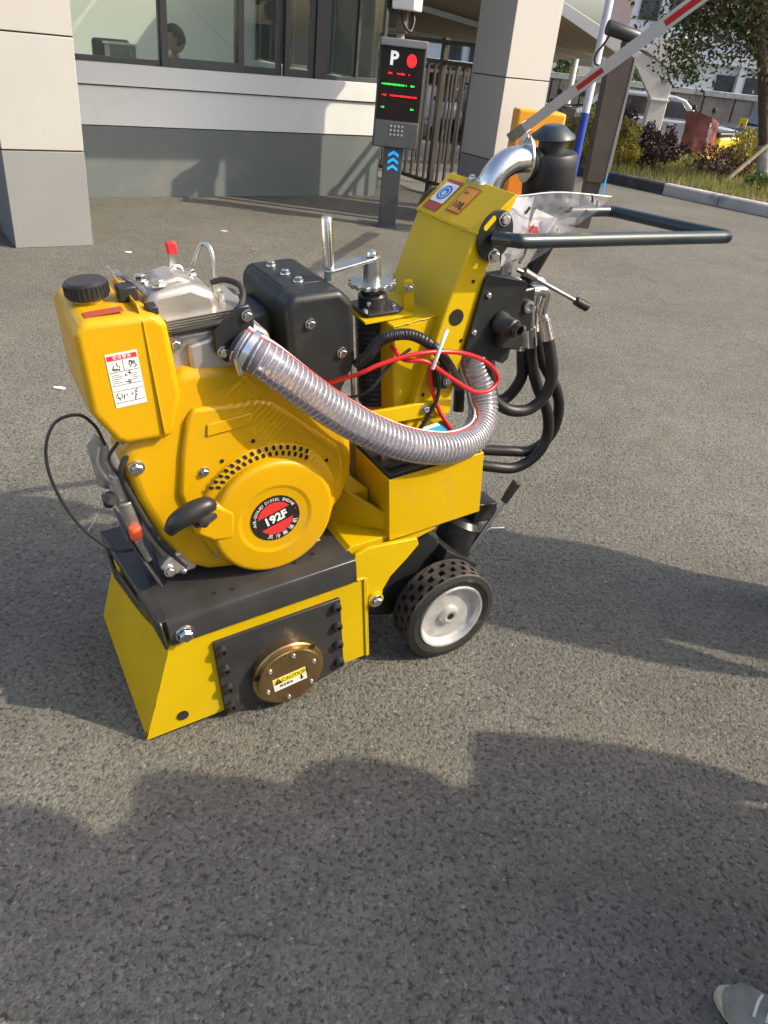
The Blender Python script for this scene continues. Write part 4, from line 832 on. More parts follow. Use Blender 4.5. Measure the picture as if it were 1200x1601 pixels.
finish('side_wall', Bx(XL, XL + TH, TH, 3.0, 0, 2.9), HOUSEP, GH)
finish('rear_wall', Bx(XL, XR, 3.0, 3.12, 0, 2.9), INTER, GH)
finish('floor', Bx(XL, XR, TH, 3.0, 0.0, 0.06), INTER, GH)
finish('desk', Bx(-0.4, 1.9, 0.5, 1.1, 0.72, 0.76), mat('desk_white', (0.6, 0.6, 0.58), 0.4), GH, 0.004)
finish('notice_sheet', Bx(1.16, 1.50, 2.97, 2.99, 1.62, 1.85), PAPER, GH)
finish('wall_hook', Bx(0.25, 0.55, 2.95, 2.99, 1.62, 1.70), BLACKPL, GH)
def window(x0, x1, y, z0, z1, fw, openable=True):
    bm = bmesh.new(); box(bm, x0, x0 + fw, y, y + 0.05, z0, z1); box(bm, x1 - fw, x1, y, y + 0.05, z0, z1)
    box(bm, x0 + fw, x1 - fw, y, y + 0.05, z0, z0 + fw * 1.2); box(bm, x0 + fw, x1 - fw, y, y + 0.05, z1 - fw, z1)
    w_ = finish('window', bm, FRAME, GH, 0.002)
    finish('pane', Bx(x0 + fw - 0.003, x1 - fw + 0.003, y + 0.022, y + 0.027, z0 + fw * 1.2 - 0.003, z1 - fw + 0.003), GLASS, w_)
    return w_
z0, z1 = 1.056, 2.249
window(-2.55, -1.1, 0.03, z0, z1, 0.05); window(-1.1, 0.04, 0.03, z0, z1, 0.05)
window(0.045, 0.83, 0.035, z0, z1, 0.035)
window(0.80, 1.56, 0.002, z0, z1, 0.060)
window(1.50, 1.96, 0.055, z0, z1, 0.045)
window(1.97, 2.28, 0.01, z0, z1, 0.05)
finish('mullion', Bx(2.28, 2.40, -0.012, 0.09, z0, z1), FRAME, GH, 0.003)
window(2.40, 2.78, 0.02, z0, z1, 0.030); window(2.74, 3.10, 0.045, z0, z1, 0.035)
# roof that spans to the two gate pillars
RZ = 2.47
rf = finish('roof', Bx(XL - 0.2, 3.95, -1.85, 0.35, 2.92, 3.15), WHITEPNL, GH)
finish('roof', Bx(XL - 0.2, 3.95, 3.0, 3.3, 2.92, 3.15), WHITEPNL, GH)
RLS = clear_mat('added_skylight_sheet', (0.96, 0.97, 0.96), 0.88, 0.3, (0.6, 0.6, 0.6), 1.2)
for k in range(6): finish('added_skylight', Bx(XL + k * 1.0, XL + k * 1.0 + 0.93, 0.35, 3.0, 2.95, 2.97), RLS, GH)  # clear sheets added over the room so sunlight reaches the rear wall
finish('roof_beam', Bx(-1.0, 3.9, -1.72, -1.2, RZ, 2.92), WHITEPNL, GH)
finish('roof_beam', Bx(-1.0, -0.4, -1.2, -0.02, RZ, 2.92), WHITEPNL, GH)

def pillar(name, x0, x1, label):
    px_, py_ = -2.99 + math.cos(BA) * x0 + math.sin(BA) * 1.68, 7.07 + math.sin(BA) * x0 - math.cos(BA) * 1.68
    P_ = thing('gate_pillar', label, 'pillar', (px_, py_, 0), BA)
    wd = x1 - x0
    finish('core', Bx(0.012, wd - 0.012, 0.012, 0.468, 0.0, 2.465), HOLE, P_)
    for m_, z0_, z1_ in ((FOOTP, 0.0, 0.607), (WHITEPNL, 0.615, 1.263), (WHITEPNL, 1.271, 1.92), (WHITEPNL, 1.928, 2.467)):
        finish('cladding_panel', Bx(0, wd, 0, 0.48, z0_, z1_), m_, P_, 0.004)
    return P_
pillar('gate_pillar', -0.84, -0.33, 'cream clad gate pillar with grey foot left of the guardhouse windows')
pillar('gate_pillar', 3.23, 3.74, 'cream clad gate pillar with grey foot beside the metal fence and barrier')

def wl(x, y, z=0):  # guardhouse frame to world
    return (-2.99 + math.cos(BA) * x - math.sin(BA) * y, 7.07 + math.sin(BA) * x + math.cos(BA) * y, z)
FENCEM = mat('fence_dark_enamel', (0.035, 0.028, 0.026), 0.45, metal=0.2, var=0.1)
# metal fence beside the guardhouse
FE = thing('metal_fence', 'dark metal bar fence between guardhouse corner and gate pillar', 'fence', wl(3.86, -1.2), BA)
for z in (0.10, 1.28, 1.46): finish('rail', Bx(-0.02, 0.02, 0, 2.6, z, z + 0.04), FENCEM, FE)
for y in (0.0, 1.26, 2.56): finish('post', Bx(-0.03, 0.03, y, y + 0.06, 0, 1.52), FENCEM, FE)
for k in range(19):
    y = 0.13 + k * 0.128
    if abs(y - 1.29) < 0.06: continue
    finish('bar', Bx(-0.012, 0.012, y, y + 0.024, 0.14, 1.28), FENCEM, FE)
FE2 = thing('metal_fence', 'low dark metal fence panel receding behind the parking payment terminal', 'fence', wl(3.9, 1.5), BA)
for z in (0.10, 1.15): finish('rail', Bx(0, 2.4, -0.02, 0.02, z, z + 0.04), FENCEM, FE2)
for k in range(17): finish('bar', Bx(k * 0.145, k * 0.145 + 0.024, -0.012, 0.012, 0.14, 1.15), FENCEM, FE2)

# parking payment terminal facing the camera
def glow(name, col, s): return mat(name, col, 0.5, var=0.0, emit=(col, s))
PT = thing('payment_terminal', 'dark parking payment terminal with lit red and green display and blue chevrons', 'parking terminal', (-0.27, 7.25, 0), R(5))
finish('post', pxz([(-0.075, 0), (0.075, 0), (0.085, 0.66), (-0.085, 0.66)], 0.02, 0.12), BODYGR, PT, 0.006)
finish('foot', Bx(-0.09, 0.09, 0.0, 0.14, 0, 0.012), BODYGR, PT, 0.003)
finish('housing', pxz([(-0.19, 0.66), (0.19, 0.66), (0.192, 1.42), (-0.192, 1.42)], 0.0, 0.16), BODYGR, PT, 0.008, 3)
finish('hood', Bx(-0.192, 0.192, -0.045, 0.17, 1.405, 1.462), mat('hood_grey', (0.16, 0.165, 0.175), 0.4), PT, 0.008, 3)
sc_ = finish('screen', Bx(-0.178, 0.178, -0.006, 0.001, 0.875, 1.40), mat('screen_black', (0.015, 0.010, 0.010), 0.2, var=0.0), PT, 0.002)
finish('keypad_panel', Bx(-0.185, 0.185, -0.012, 0.0, 0.665, 0.865), mat('panel_grey', (0.075, 0.078, 0.08), 0.45), PT, 0.006)
bm = bmesh.new()
for i in range(4):
    for j in range(3): cyl(bm, (-0.045 + i * 0.032, -0.0125, 0.765 + j * 0.032), (-0.045 + i * 0.032, -0.016, 0.765 + j * 0.032), 0.009, seg=10)
finish('keypad', bm, mat('keys_grey', (0.38, 0.37, 0.36), 0.4), PT)
GRN = glow('led_green', (0.01, 0.55, 0.04), 1.2); RDD = glow('led_red', (0.85, 0.01, 0.015), 1.0); WHT = glow('sign_white', (0.75, 0.75, 0.75), 0.25); BLU = glow('chevron_blue', (0.01, 0.35, 0.85), 0.35)
bm = add_text(bmesh.new(), 'P', 0.135, (-0.070, -0.0075, 1.318), (1, 0, 0), (0, 0, 1), 0.0008, bold=0.005); finish('letter_sign', bm, WHT, sc_, flat=True)
bm = bmesh.new(); prism(bm, [(0.075 + 0.040 * math.cos(2 * PI * k / 24), -0.0065, 1.315 + 0.048 * math.sin(2 * PI * k / 24)) for k in range(24)], (0, -0.002, 0)); finish('red_lamp', bm, RDD, sc_)
rnd = random.Random(11)
def ledrow(x0, x1, z, segs, m):
    bm = bmesh.new(); x = x0
    while x < x1:
        if any(a <= x <= b for a, b in segs):
            h = rnd.uniform(0.004, 0.008); box(bm, x, x + 0.0065, -0.0085, -0.0065, z - h, z + h)
            if rnd.random() < 0.5: box(bm, x + 0.001, x + 0.009, -0.0085, -0.0065, z - 0.002, z + 0.002)
        x += 0.0095
    tag(finish('led_row', bm, m, sc_), kind='stuff')
ledrow(-0.11, 0.08, 1.215, ((-0.11, -0.075), (-0.04, 0.03), (0.055, 0.07)), RDD)
ledrow(-0.155, 0.12, 1.135, ((-0.155, 0.03), (0.04, 0.052), (0.075, 0.12)), GRN)
ledrow(-0.145, 0.14, 1.055, ((-0.145, -0.11), (-0.085, 0.14)), RDD)
ledrow(-0.145, 0.14, 0.965, ((-0.145, -0.125), (0.10, 0.13)), GRN)
for k in range(3):
    z = 0.475 + k * 0.055; bm = bmesh.new(); prism(bm, [(-0.045, 0.0185, z), (0, 0.0185, z + 0.028), (0.045, 0.0185, z), (0.045, 0.0185, z + 0.025), (0, 0.0185, z + 0.053), (-0.045, 0.0185, z + 0.025)], (0, -0.002, 0)); finish('chevron', bm, BLU, PT)
# camera unit standing above the terminal on its own pole
CP = thing('surveillance_camera', 'white camera with dark lens ring on a grey pole above the payment terminal', 'camera', (-0.33, 7.55, 0), R(-10))
finish('pole', cyl(bmesh.new(), (0, 0.05, 0), (0, 0.05, 1.62), 0.035), mat('pole_grey', (0.35, 0.36, 0.38), 0.5), CP)
finish('camera_body', Bx(-0.04, 0.15, -0.20, 0.12, 1.66, 1.76), WHITEST, CP, 0.012, 3)
bm = lathe(bmesh.new(), [(0, 0), (0.065, 0), (0.07, 0.01), (0.07, 0.06), (0.05, 0.07)], (-0.02, -0.10, 1.69), (0, -1, 0), 20)
for k in range(8): cyl(bm, (-0.02 + math.cos(k * PI / 4) * 0.045, -0.17, 1.69 + math.sin(k * PI / 4) * 0.045), (-0.02 + math.cos(k * PI / 4) * 0.045, -0.175, 1.69 + math.sin(k * PI / 4) * 0.045), 0.009, seg=8)
finish('lens_ring', bm, BLACKPL, CP); tubeo('cable', [(0.02, -0.06, 1.63), (0.06, -0.07, 1.55), (0.10, -0.03, 1.52), (0.11, 0.02, 1.60), (0.08, 0.04, 1.66)], 0.012, BLACKPL, CP); finish('mount', Bx(-0.03, 0.06, -0.03, 0.05, 1.50, 1.66), mat('mount_brown', (0.14, 0.10, 0.08), 0.6), CP, 0.006)

# second terminal seen from the side, with camera on top
PS = thing('camera_post', 'tall dark brown terminal post seen side-on with black camera on top', 'camera post', (1.70, 8.4, 0), R(4))
finish('post', pxz([(-0.08, 0), (0.06, 0), (0.09, 0.44), (-0.10, 0.44)], -0.06, 0.08), BROWNST, PS, 0.004)
finish('housing', pxz([(-0.11, 0.44), (0.10, 0.44), (0.115, 0.52), (0.125, 1.52), (0.10, 1.545), (-0.125, 1.50), (-0.14, 1.40)], -0.10, 0.10), BROWNST, PS, 0.006)
finish('side_trim', pxz([(0.104, 0.46), (0.118, 0.46), (0.150, 0.60), (0.150, 1.46), (0.128, 1.53)], -0.105, 0.105), mat('trim_grey', (0.20, 0.20, 0.19), 0.5), PS, 0.003)
finish('blue_strip', Bx(0.119, 0.128, -0.108, -0.06, 0.34, 0.52), BLU, PS)
bm = bmesh.new(); lathe(bm, [(0, 0), (0.058, 0), (0.062, 0.01), (0.060, 0.36), (0.05, 0.40), (0, 0.40)], (-0.24, -0.06, 1.735), (1, 0.1, -0.14), 20); cb = finish('camera', bm, BLACKPL, PS, ang=40)
finish('camera_bracket', Bx(-0.03, 0.03, -0.04, 0.0, 1.52, 1.67), BLACKP, PS, 0.004)
tubeo('camera_cable', [(-0.19, -0.05, 1.68), (-0.24, -0.06, 1.60), (-0.30, -0.06, 1.52), (-0.29, -0.05, 1.45), (-0.2, -0.04, 1.42)], 0.012, BLACKPL, PS)

PS.scale = (0.82, 0.9, 1.0)
# boom barrier
BB = thing('boom_barrier', 'orange yellow boom barrier cabinet with raised white arm with red bands', 'barrier', (0.72, 7.1, 0), R(6))
ORY = mat('barrier_orange', (0.80, 0.33, 0.01), 0.4, var=0.04); ORD = mat('barrier_dark_orange', (0.72, 0.20, 0.01), 0.4, var=0.04)
finish('cabinet', Bx(0.0, 0.40, 0.0, 0.26, 0.0, 1.07), ORY, BB, 0.02, 3)
finish('cabinet_door', Bx(0.01, 0.20, -0.009, -0.0005, 0.05, 0.93), ORD, BB, 0.004)
a0 = Vector((-0.07, -0.24, 0.885)); a1 = Vector((0.46, -2.13, 1.83)); d = (a1 - a0).normalized(); sdv = d.cross(Vector((0.3, 1, 0))).normalized(); nv = d.cross(sdv).normalized()
def armpart(name, t0, t1, hw, th, m, parent):
    p0 = a0 + d * t0; p1 = a0 + d * t1; bm = bmesh.new(); P = [p0 + sdv * hw + nv * th, p0 - sdv * hw + nv * th, p0 - sdv * hw - nv * th, p0 + sdv * hw - nv * th]
    prism(bm, P, p1 - p0); return finish(name, bm, m, parent, 0.002)
AL = (a1 - a0).length
ar = armpart('arm', 0, AL + 1.2, 0.036, 0.020, mat('arm_white', (0.62, 0.62, 0.64), 0.35, var=0.05), BB)
for t in (0.95, 1.85, 2.75): armpart('red_band', t, t + 0.30, 0.017, 0.0215, mat('band_red', (0.55, 0.02, 0.03), 0.4), ar)
armpart('arm_bracket', -0.02, 0.22, 0.040, 0.025, ZINC, ar)
# white and blue pole
FP = thing('flag_pole', 'slim white pole with blue lower section behind the barrier', 'pole', (1.75, 9.9, 0))
finish('upper_tube', cyl(bmesh.new(), (0, 0, 0.96), (0.02, 0, 3.6), 0.044, 0.042, 18), mat('pole_white', (0.62, 0.64, 0.72), 0.35), FP)
finish('lower_sleeve', cyl(bmesh.new(), (0, 0, 0), (0, 0, 0.96), 0.046, 0.046, 18), mat('sleeve_blue', (0.02, 0.05, 0.36), 0.4), FP, 0.004)

# kerb and planting bed
kp = [(0.8, 14.6), (1.6, 13.55), (2.26, 12.5), (3.3, 11.52), (4.40, 10.55), (5.6, 9.55), (7.4, 8.2)]
kpath = catmull([(x, y, 0) for x, y in kp], 40)
KB = bpy.data.objects.new('kerb', None); C.objects.link(KB); KB['kind'] = 'structure'
L_ = 0; pts = [kpath[0]]; stones = []; last = kpath[0]
for a, b in zip(kpath, kpath[1:]):
    L_ += (b - a).length
    if L_ >= 0.78: stones.append((last, b)); last = b; L_ = 0
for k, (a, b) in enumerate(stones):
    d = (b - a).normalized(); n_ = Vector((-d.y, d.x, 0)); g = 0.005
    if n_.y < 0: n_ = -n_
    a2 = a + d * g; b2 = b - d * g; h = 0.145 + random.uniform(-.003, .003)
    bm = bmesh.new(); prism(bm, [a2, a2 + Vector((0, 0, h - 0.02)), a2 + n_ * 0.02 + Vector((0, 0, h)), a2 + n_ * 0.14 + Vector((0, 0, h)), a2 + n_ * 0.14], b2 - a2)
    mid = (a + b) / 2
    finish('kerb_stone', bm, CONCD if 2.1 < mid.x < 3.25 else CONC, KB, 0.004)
    finish('kerb_cap', prism(bmesh.new(), [a2 + n_ * 0.012 + Vector((0, 0, h + 0.001)), a2 + n_ * 0.135 + Vector((0, 0, h + 0.001)), a2 + n_ * 0.135 + Vector((0, 0, h + 0.012)), a2 + n_ * 0.016 + Vector((0, 0, h + 0.012))], b2 - a2), CONC, KB, 0.003) if False else None
def inbed(x, y):
    # beyond the kerb line, before the back edge
    for (a, b) in zip(kpath[::10], kpath[10::10]):
        if a.x <= x <= b.x or b.x <= x <= a.x:
            t = (x - a.x) / (b.x - a.x + 1e-9); ky = a.y + (b.y - a.y) * t
            return ky + 0.19 < y < 15.4 + 0.15 * math.sin(x * 3)
    return False
bm = bmesh.new(); kk = [p for p in kpath[::8]]; back = [(p.x, 15.5, 0) for p in kk]
kk2 = []
A_ = [bm.verts.new((p.x + 0.08, p.y + 0.10, 0.11)) for p in kk]; Bq = [bm.verts.new((p.x + 0.1, max(p.y + 0.2, 15.5), 0.06)) for p in kk]
mid_ = [bm.verts.new((p.x + 0.1, (p.y + 15.5) / 2 + 0.05, 0.15)) for p in kk]
for i in range(len(kk) - 1):
    bm.faces.new((A_[i], A_[i + 1], mid_[i + 1], mid_[i])); bm.faces.new((mid_[i], mid_[i + 1], Bq[i + 1], Bq[i]))
Bz = [bm.verts.new((p.x + 0.1, max(p.y + 0.2, 15.5) + 0.05, -0.4)) for p in kk]
for i in range(len(kk) - 1): bm.faces.new((Bq[i], Bq[i + 1], Bz[i + 1], Bz[i]))
tag(finish('planting_soil', bm, SOIL), kind='structure')
def leafmat(name, c1, c2, c3):
    m = bpy.data.materials.new(name); m.use_nodes = True; t = m.node_tree; N = t.nodes; L = t.links; p = N['Principled BSDF']
    g = N.new('ShaderNodeNewGeometry'); cr = N.new('ShaderNodeValToRGB'); L.new(g.outputs['Random Per Island'], cr.inputs[0])
    cr.color_ramp.elements[0].color = (*c1, 1); cr.color_ramp.elements[1].color = (*c3, 1); e = cr.color_ramp.elements.new(0.5); e.color = (*c2, 1)
    L.new(cr.outputs[0], p.inputs['Base Color']); p.inputs['Roughness'].default_value = 0.55
    tr = N.new('ShaderNodeBsdfTranslucent'); L.new(cr.outputs[0], tr.inputs[0]); mx = N.new('ShaderNodeMixShader'); mx.inputs[0].default_value = 0.3
    L.new(p.outputs[0], mx.inputs[1]); L.new(tr.outputs[0], mx.inputs[2]); L.new(mx.outputs[0], N['Material Output'].inputs[0]); return m
GRASS = leafmat('grass_blades', (0.09, 0.14, 0.02), (0.22, 0.23, 0.05), (0.36, 0.28, 0.09))
YEL = leafmat('yellow_privet', (0.16, 0.16, 0.02), (0.34, 0.28, 0.03), (0.42, 0.33, 0.05))
PUR = leafmat('purple_leaves', (0.035, 0.012, 0.016), (0.07, 0.025, 0.028), (0.10, 0.05, 0.04))
GRN_ = leafmat('green_leaves', (0.03, 0.07, 0.012), (0.06, 0.13, 0.02), (0.12, 0.19, 0.03))
TREEL = leafmat('tree_leaves', (0.03, 0.065, 0.012), (0.06, 0.10, 0.02), (0.13, 0.055, 0.04))
BARK = mat('bark', (0.10, 0.07, 0.05), 0.9, var=0.3, vscale=20, bump=0.6, bscale=60)
TWIG = mat('twig', (0.16, 0.11, 0.09), 0.9, var=0.2, vscale=20)
rnd = random.Random(5)
bm = bmesh.new(); cnt = 0
while cnt < 15000:
    x = rnd.uniform(1.6, 6.6); y = rnd.uniform(10.2, 15.5)
    if not inbed(x, y): continue
    if noise.noise(Vector((x * 1.3, y * 1.3, 0))) < -0.25 and rnd.random() < 0.6: continue
    h = rnd.uniform(0.05, 0.17) * (1 + 0.7 * noise.noise(Vector((x * 2, y * 2, 3)))); a = rnd.uniform(0, 2 * PI); wv = 0.007; z = 0.11
    dx, dy = math.cos(a) * wv, math.sin(a) * wv; lx, ly = rnd.uniform(-.05, .05), rnd.uniform(-.05, .05)
    v = [bm.verts.new((x - dx, y - dy, z)), bm.verts.new((x + dx, y + dy, z)), bm.verts.new((x + lx, y + ly, z + h))]; bm.faces.new(v); cnt += 1
tag(finish('grass', bm, GRASS, flat=True), kind='stuff')
def leaves(bm, n, fn, size):
    for _ in range(n):
        p, s = fn(); s *= size; u = Vector((rnd.gauss(0, 1), rnd.gauss(0, 1), rnd.gauss(0, 1))).normalized(); v = u.cross(Vector((rnd.gauss(0, 1), rnd.gauss(0, 1), rnd.gauss(0, 1)))).normalized()
        q = [bm.verts.new(p + u * s), bm.verts.new(p + v * s * 0.55), bm.verts.new(p - u * s), bm.verts.new(p - v * s * 0.55)]; bm.faces.new(q)
def shrub(x, y, rx, h, m, label, n=1400, size=0.022, seed=1, airy=0.5, name='shrub'):
    T = thing(name, label, 'shrub', (x, y, 0.1))
    bm = bmesh.new()
    for k in range(14):
        a = rnd.uniform(0, 2 * PI); r_ = rnd.uniform(0.2, 0.9) * rx; tube(bm, [(0, 0, 0), (math.cos(a) * r_ * 0.4, math.sin(a) * r_ * 0.4, h * 0.45), (math.cos(a) * r_, math.sin(a) * r_, h * rnd.uniform(0.7, 1.0))], 0.007, seg=5, n=3)
    finish('stems', bm, TWIG, T)
    bm = bmesh.new()
    def f():
        while True:
            u = Vector((rnd.uniform(-1, 1), rnd.uniform(-1, 1), rnd.uniform(-0.95, 1)))
            if u.length > 1: continue
            q = noise.noise(u * 2.2 + Vector((seed * 3.1, 0, 0)))
            if u.length > 0.78 + q * 0.6 or (q < -0.1 and rnd.random() < airy): continue
            if u.length < 0.45 and rnd.random() < 0.6: continue
            return Vector((u.x * rx, u.y * rx, h * 0.52 + u.z * h * 0.5)), rnd.uniform(0.6, 1.3)
    leaves(bm, n, f, size); finish('foliage', bm, m, T, flat=True); return T
shrub(2.36, 12.95, 0.40, 0.82, YEL, 'yellow green clipped shrub behind the barrier cabinet', 2600, 0.025, 1)
shrub(2.92, 12.75, 0.30, 0.72, YEL, 'yellow green shrub just right of the camera post', 2000, 0.025, 2)
shrub(3.50, 13.1, 0.48, 0.70, PUR, 'dark purple leaved shrub in front of the white carport column', 2400, 0.026, 3, 0.7)
shrub(3.05, 13.6, 0.22, 0.85, PUR, 'narrow dark purple shrub beside the camera post', 1500, 0.026, 9, 0.4)
shrub(4.45, 13.0, 0.55, 0.50, PUR, 'straggly purple brown shrub left of the tree', 1800, 0.020, 4, 0.9)
shrub(5.08, 13.6, 0.48, 0.75, YEL, 'yellow green round shrub behind the leaning stake', 2600, 0.025, 5)
shrub(4.80, 12.05, 0.26, 0.30, GRN_, 'small bright green plant near the foot of the tree', 900, 0.022, 6)
shrub(6.1, 12.4, 0.35, 0.34, GRN_, 'low green plant right of the tree trunk', 900, 0.022, 7)
# tree
T = thing('tree', 'leaning young tree with mixed dark red and green leaves', 'tree', (5.22, 13.0, 0.1))
tr = [(0, 0, 0), (-0.20, 0, 0.6), (-0.55, 0, 1.5), (-0.85, 0, 2.2), (-1.0, 0.05, 3.2)]
tk_ = finish('trunk', tube(bmesh.new(), tr, 0.085, seg=14, rf=lambda t: 1.15 - 0.55 * t), BARK, T, ang=80)
finish('trunk_wrap', tube(bmesh.new(), [(0.0, 0, 0.0), (-0.10, 0, 0.3), (-0.19, 0, 0.56)], 0.105, seg=14), mat('trunk_whitewash', (0.35, 0.35, 0.33), 0.9, var=0.5, vscale=9), T, ang=80)
bm = bmesh.new(); tips = []
for k in range(26):
    h = rnd.uniform(0.5, 1.0); p0 = Vector((-0.25 - 0.75 * h, 0.02, 0.5 + 2.6 * h)) if False else catmull(tr, 10)[int(18 + 22 * rnd.random())]
    a = rnd.uniform(0, 2 * PI); l = rnd.uniform(0.7, 1.5); e = p0 + Vector((math.cos(a) * l, math.sin(a) * l, rnd.uniform(-0.1, 0.8))); tips.append((p0, e))
    tube(bm, [p0, p0.lerp(e, 0.5) + Vector((0, 0, 0.1)), e], 0.02, seg=6, n=4, rf=lambda t: 1.1 - 0.9 * t)
finish('branches', bm, BARK, T, ang=80)
bm = bmesh.new(); clumps = []
for p0, e in tips:
    for q in range(4): clumps.append((p0.lerp(e, rnd.uniform(0.55, 1.05)) + Vector((rnd.gauss(0, .15), rnd.gauss(0, .15), rnd.gauss(0, .12))), rnd.uniform(0.14, 0.30)))
def f():
    c, r_ = rnd.choice(clumps); return c + Vector((rnd.gauss(0, r_), rnd.gauss(0, r_), rnd.gauss(0, r_ * 0.7))), rnd.uniform(0.6, 1.3)
leaves(bm, 21000, f, 0.036); finish('crown', bm, TREEL, T, flat=True)
ST = thing('support_stake', 'weathered wooden stake leaning against the tree', 'stake', (4.38, 12.45, 0.1))
finish('stake', cyl(bmesh.new(), (0, 0, 0), (0.85, 0.40, 0.82), 0.032, 0.028, 10), mat('old_wood', (0.28, 0.22, 0.15), 0.9, var=0.25, vscale=14), ST)

# perimeter wall, cars, far buildings
zl = -0.35
WLL = thing('perimeter_wall', 'long grey brown boundary wall with pale coping behind the parked cars', 'wall', (2.0, 28.2, zl), R(-4))
finish('wall_body', Bx(-14, 24, 0, 0.2, 0, 1.26), WALLM, WLL)
finish('coping', Bx(-14, 24, -0.06, 0.26, 1.262, 1.42), CONC, WLL, 0.01)
for k in range(39): finish('wall_joint', Bx(-13.5 + k * 0.95, -13.46 + k * 0.95, -0.004, -0.0005, 0, 1.255), HOLE, WLL)
for k in range(13): finish('pier', Bx(-13 + k * 3, -12.75 + k * 3, -0.05, -0.001, 0, 1.255), WALLM, WLL)
def building(loc, rz, Wd, H, label, nfl=4, fh=3.2):
    B_ = thing('apartment_building', label, 'building', loc, rz)
    finish('wall', Bx(0, Wd, 0, 12, 0, H), FACADE, B_)
    for fl in range(nfl):
        z = 0.55 + fl * fh
        x = 0.8; k = 0
        while x < Wd - 2.5:
            wd = 0.85; hgt = 1.35 if fl == 0 else 1.8
            for dx in (0, 1.35):
                f_ = finish('window', Bx(x + dx, x + dx + wd, -0.06, -0.001, z, z + hgt), FRAME, B_)
                finish('pane', Bx(x + dx + 0.06, x + dx + wd - 0.06, -0.075, -0.061, z + 0.06, z + hgt - 0.06), DARKGL, f_)
            if fl >= 1: finish('salmon_panel', Bx(x - 1.25, x - 0.35, -0.05, -0.001, z - 0.2, z + hgt + 0.3), PINK, B_); finish('salmon_panel', Bx(x + 2.3, x + 2.95, -0.05, -0.001, z - 0.2, z + hgt + 0.3), PINK, B_)
            x += 4.3; k += 1
        finish('floor_band', Bx(-0.1, Wd + 0.1, -0.35, -0.08, z + 1.75 if fl == 0 else z + 2.25, z + 2.25 if fl == 0 else z + 2.75), FACADE, B_)
    for k in range(int(Wd / 4.3) + 1): finish('pilaster', Bx(k * 4.3 + 1.72, k * 4.3 + 1.98, -0.28, -0.002, 0, H), FACADE, B_)
    return B_
building((8.5, 44.0, zl), R(-6), 44, 14, 'white apartment block with salmon panels behind the boundary wall')
building((-26, 50, zl), R(4), 30, 11, 'pale apartment block behind the carport, left of the pillar', 3)
# far trees beyond the wall
for (x, y, r_, h, lb) in ((6.3, 30, 0.9, 2.0, 'bushy green tree showing over the boundary wall beside the carport column'), (15.6, 30.5, 1.3, 2.2, 'green bush showing over the boundary wall behind the tree trunk'), (4.5, 31, 0.5, 1.75, 'small bush over the wall left of the carport column')):
    shrub(x, y, r_, h + 0.1, GRN_, lb, 1500, 0.07, int(x), name='bush')

# carport
CPT = thing('carport', 'white steel carport with sloping tan membrane roof behind the fence and pillar', 'carport', (3.85, 15.2, -0.02))
def cl3(p): return (p[0] - 3.85, p[1] - 15.2, p[2] + 0.02)
finish('column', prism(bmesh.new(), [cl3(p) for p in ((3.69, 15.1, -0.1), (4.01, 15.1, -0.1), (4.01, 15.1, 1.50), (3.74, 15.1, 1.50))], (0, 0.22, 0)), WHITEST, CPT, 0.01)
finish('column_joint', Bx(-0.14, 0.18, -0.125, 0.15, 1.02, 1.05), WHITEST, CPT, 0.004)
for z in (0.55, 1.28): finish('service_plate', Bx(-0.02, 0.06, -0.112, -0.101, z, z + 0.08), mat('plate_grey', (0.25, 0.25, 0.24), 0.6), CPT)
finish('end_box', pxz([(-0.42, 1.72), (-0.18, 1.98), (0.20, 1.97), (0.36, 1.78), (0.30, 1.55), (0.05, 1.50)], -0.12, 0.08), WHITEST, CPT, 0.01)
finish('lamp', Bx(0.33, 0.43, -0.14, -0.06, 1.40, 1.50), BLACKPL, CPT)
def beam(P0, P1, h, th, name='rafter'):
    P0, P1 = Vector(cl3(P0)), Vector(cl3(P1)); u = Vector((0, 0, 1)); finish(name, prism(bmesh.new(), [P0, P0 + Vector((0, 0, h * 0.55)), P1 + Vector((0, 0, h)), P1], (0, th, 0)), WHITEST, CPT, 0.008)
finish('rafter', prism(bmesh.new(), [cl3(p) for p in ((3.60, 15.1, 1.16), (3.74, 15.1, 1.0), (3.74, 15.1, 1.52), (3.50, 15.1, 1.62), (1.80, 15.1, 2.30), (-2.0, 15.1, 3.3), (-2.0, 15.1, 3.12), (1.80, 15.1, 2.12), (3.35, 15.1, 1.46))], (0, 0.14, 0)), WHITEST, CPT, 0.006)
for yy, zt in ((19.5, 2.98), (24, 1.98)): finish('rafter', prism(bmesh.new(), [cl3(p) for p in ((3.6, yy, 1.42), (3.6, yy, 1.52), (-6.0, yy, zt), (-6.0, yy, zt - 0.12))], (0, 0.14, 0)), WHITEST, CPT, 0.006)
bm = bmesh.new(); nu, nv = 16, 14; g = []
for i in range(nu + 1):
    row = []
    for j in range(nv + 1):
        u = i / nu; v = j / nv; x = 3.72 - u * 11.0; y = 15.14 + v * 11.0; z = 1.64 + u * 2.65 * (1 - v) - 0.06 * math.sin(v * PI * 2) ** 2 - v * 0.1
        row.append(bm.verts.new(cl3((x, y, z))))
    g.append(row)
for i in range(nu):
    for j in range(nv): bm.faces.new((g[i][j], g[i + 1][j], g[i + 1][j + 1], g[i][j + 1]))
mo = finish('membrane', bm, MEMBR, CPT, ang=60); sm = mo.modifiers.new('thick', 'SOLIDIFY'); sm.thickness = 0.02
for (x, y, z) in ((3.7, 24, 1.5), (-5.5, 19.5, 2.85), (-5.5, 24, 1.9)): finish('column', cyl(bmesh.new(), cl3((x, y, -0.36)), cl3((x, y, z)), 0.08), WHITEST, CPT)

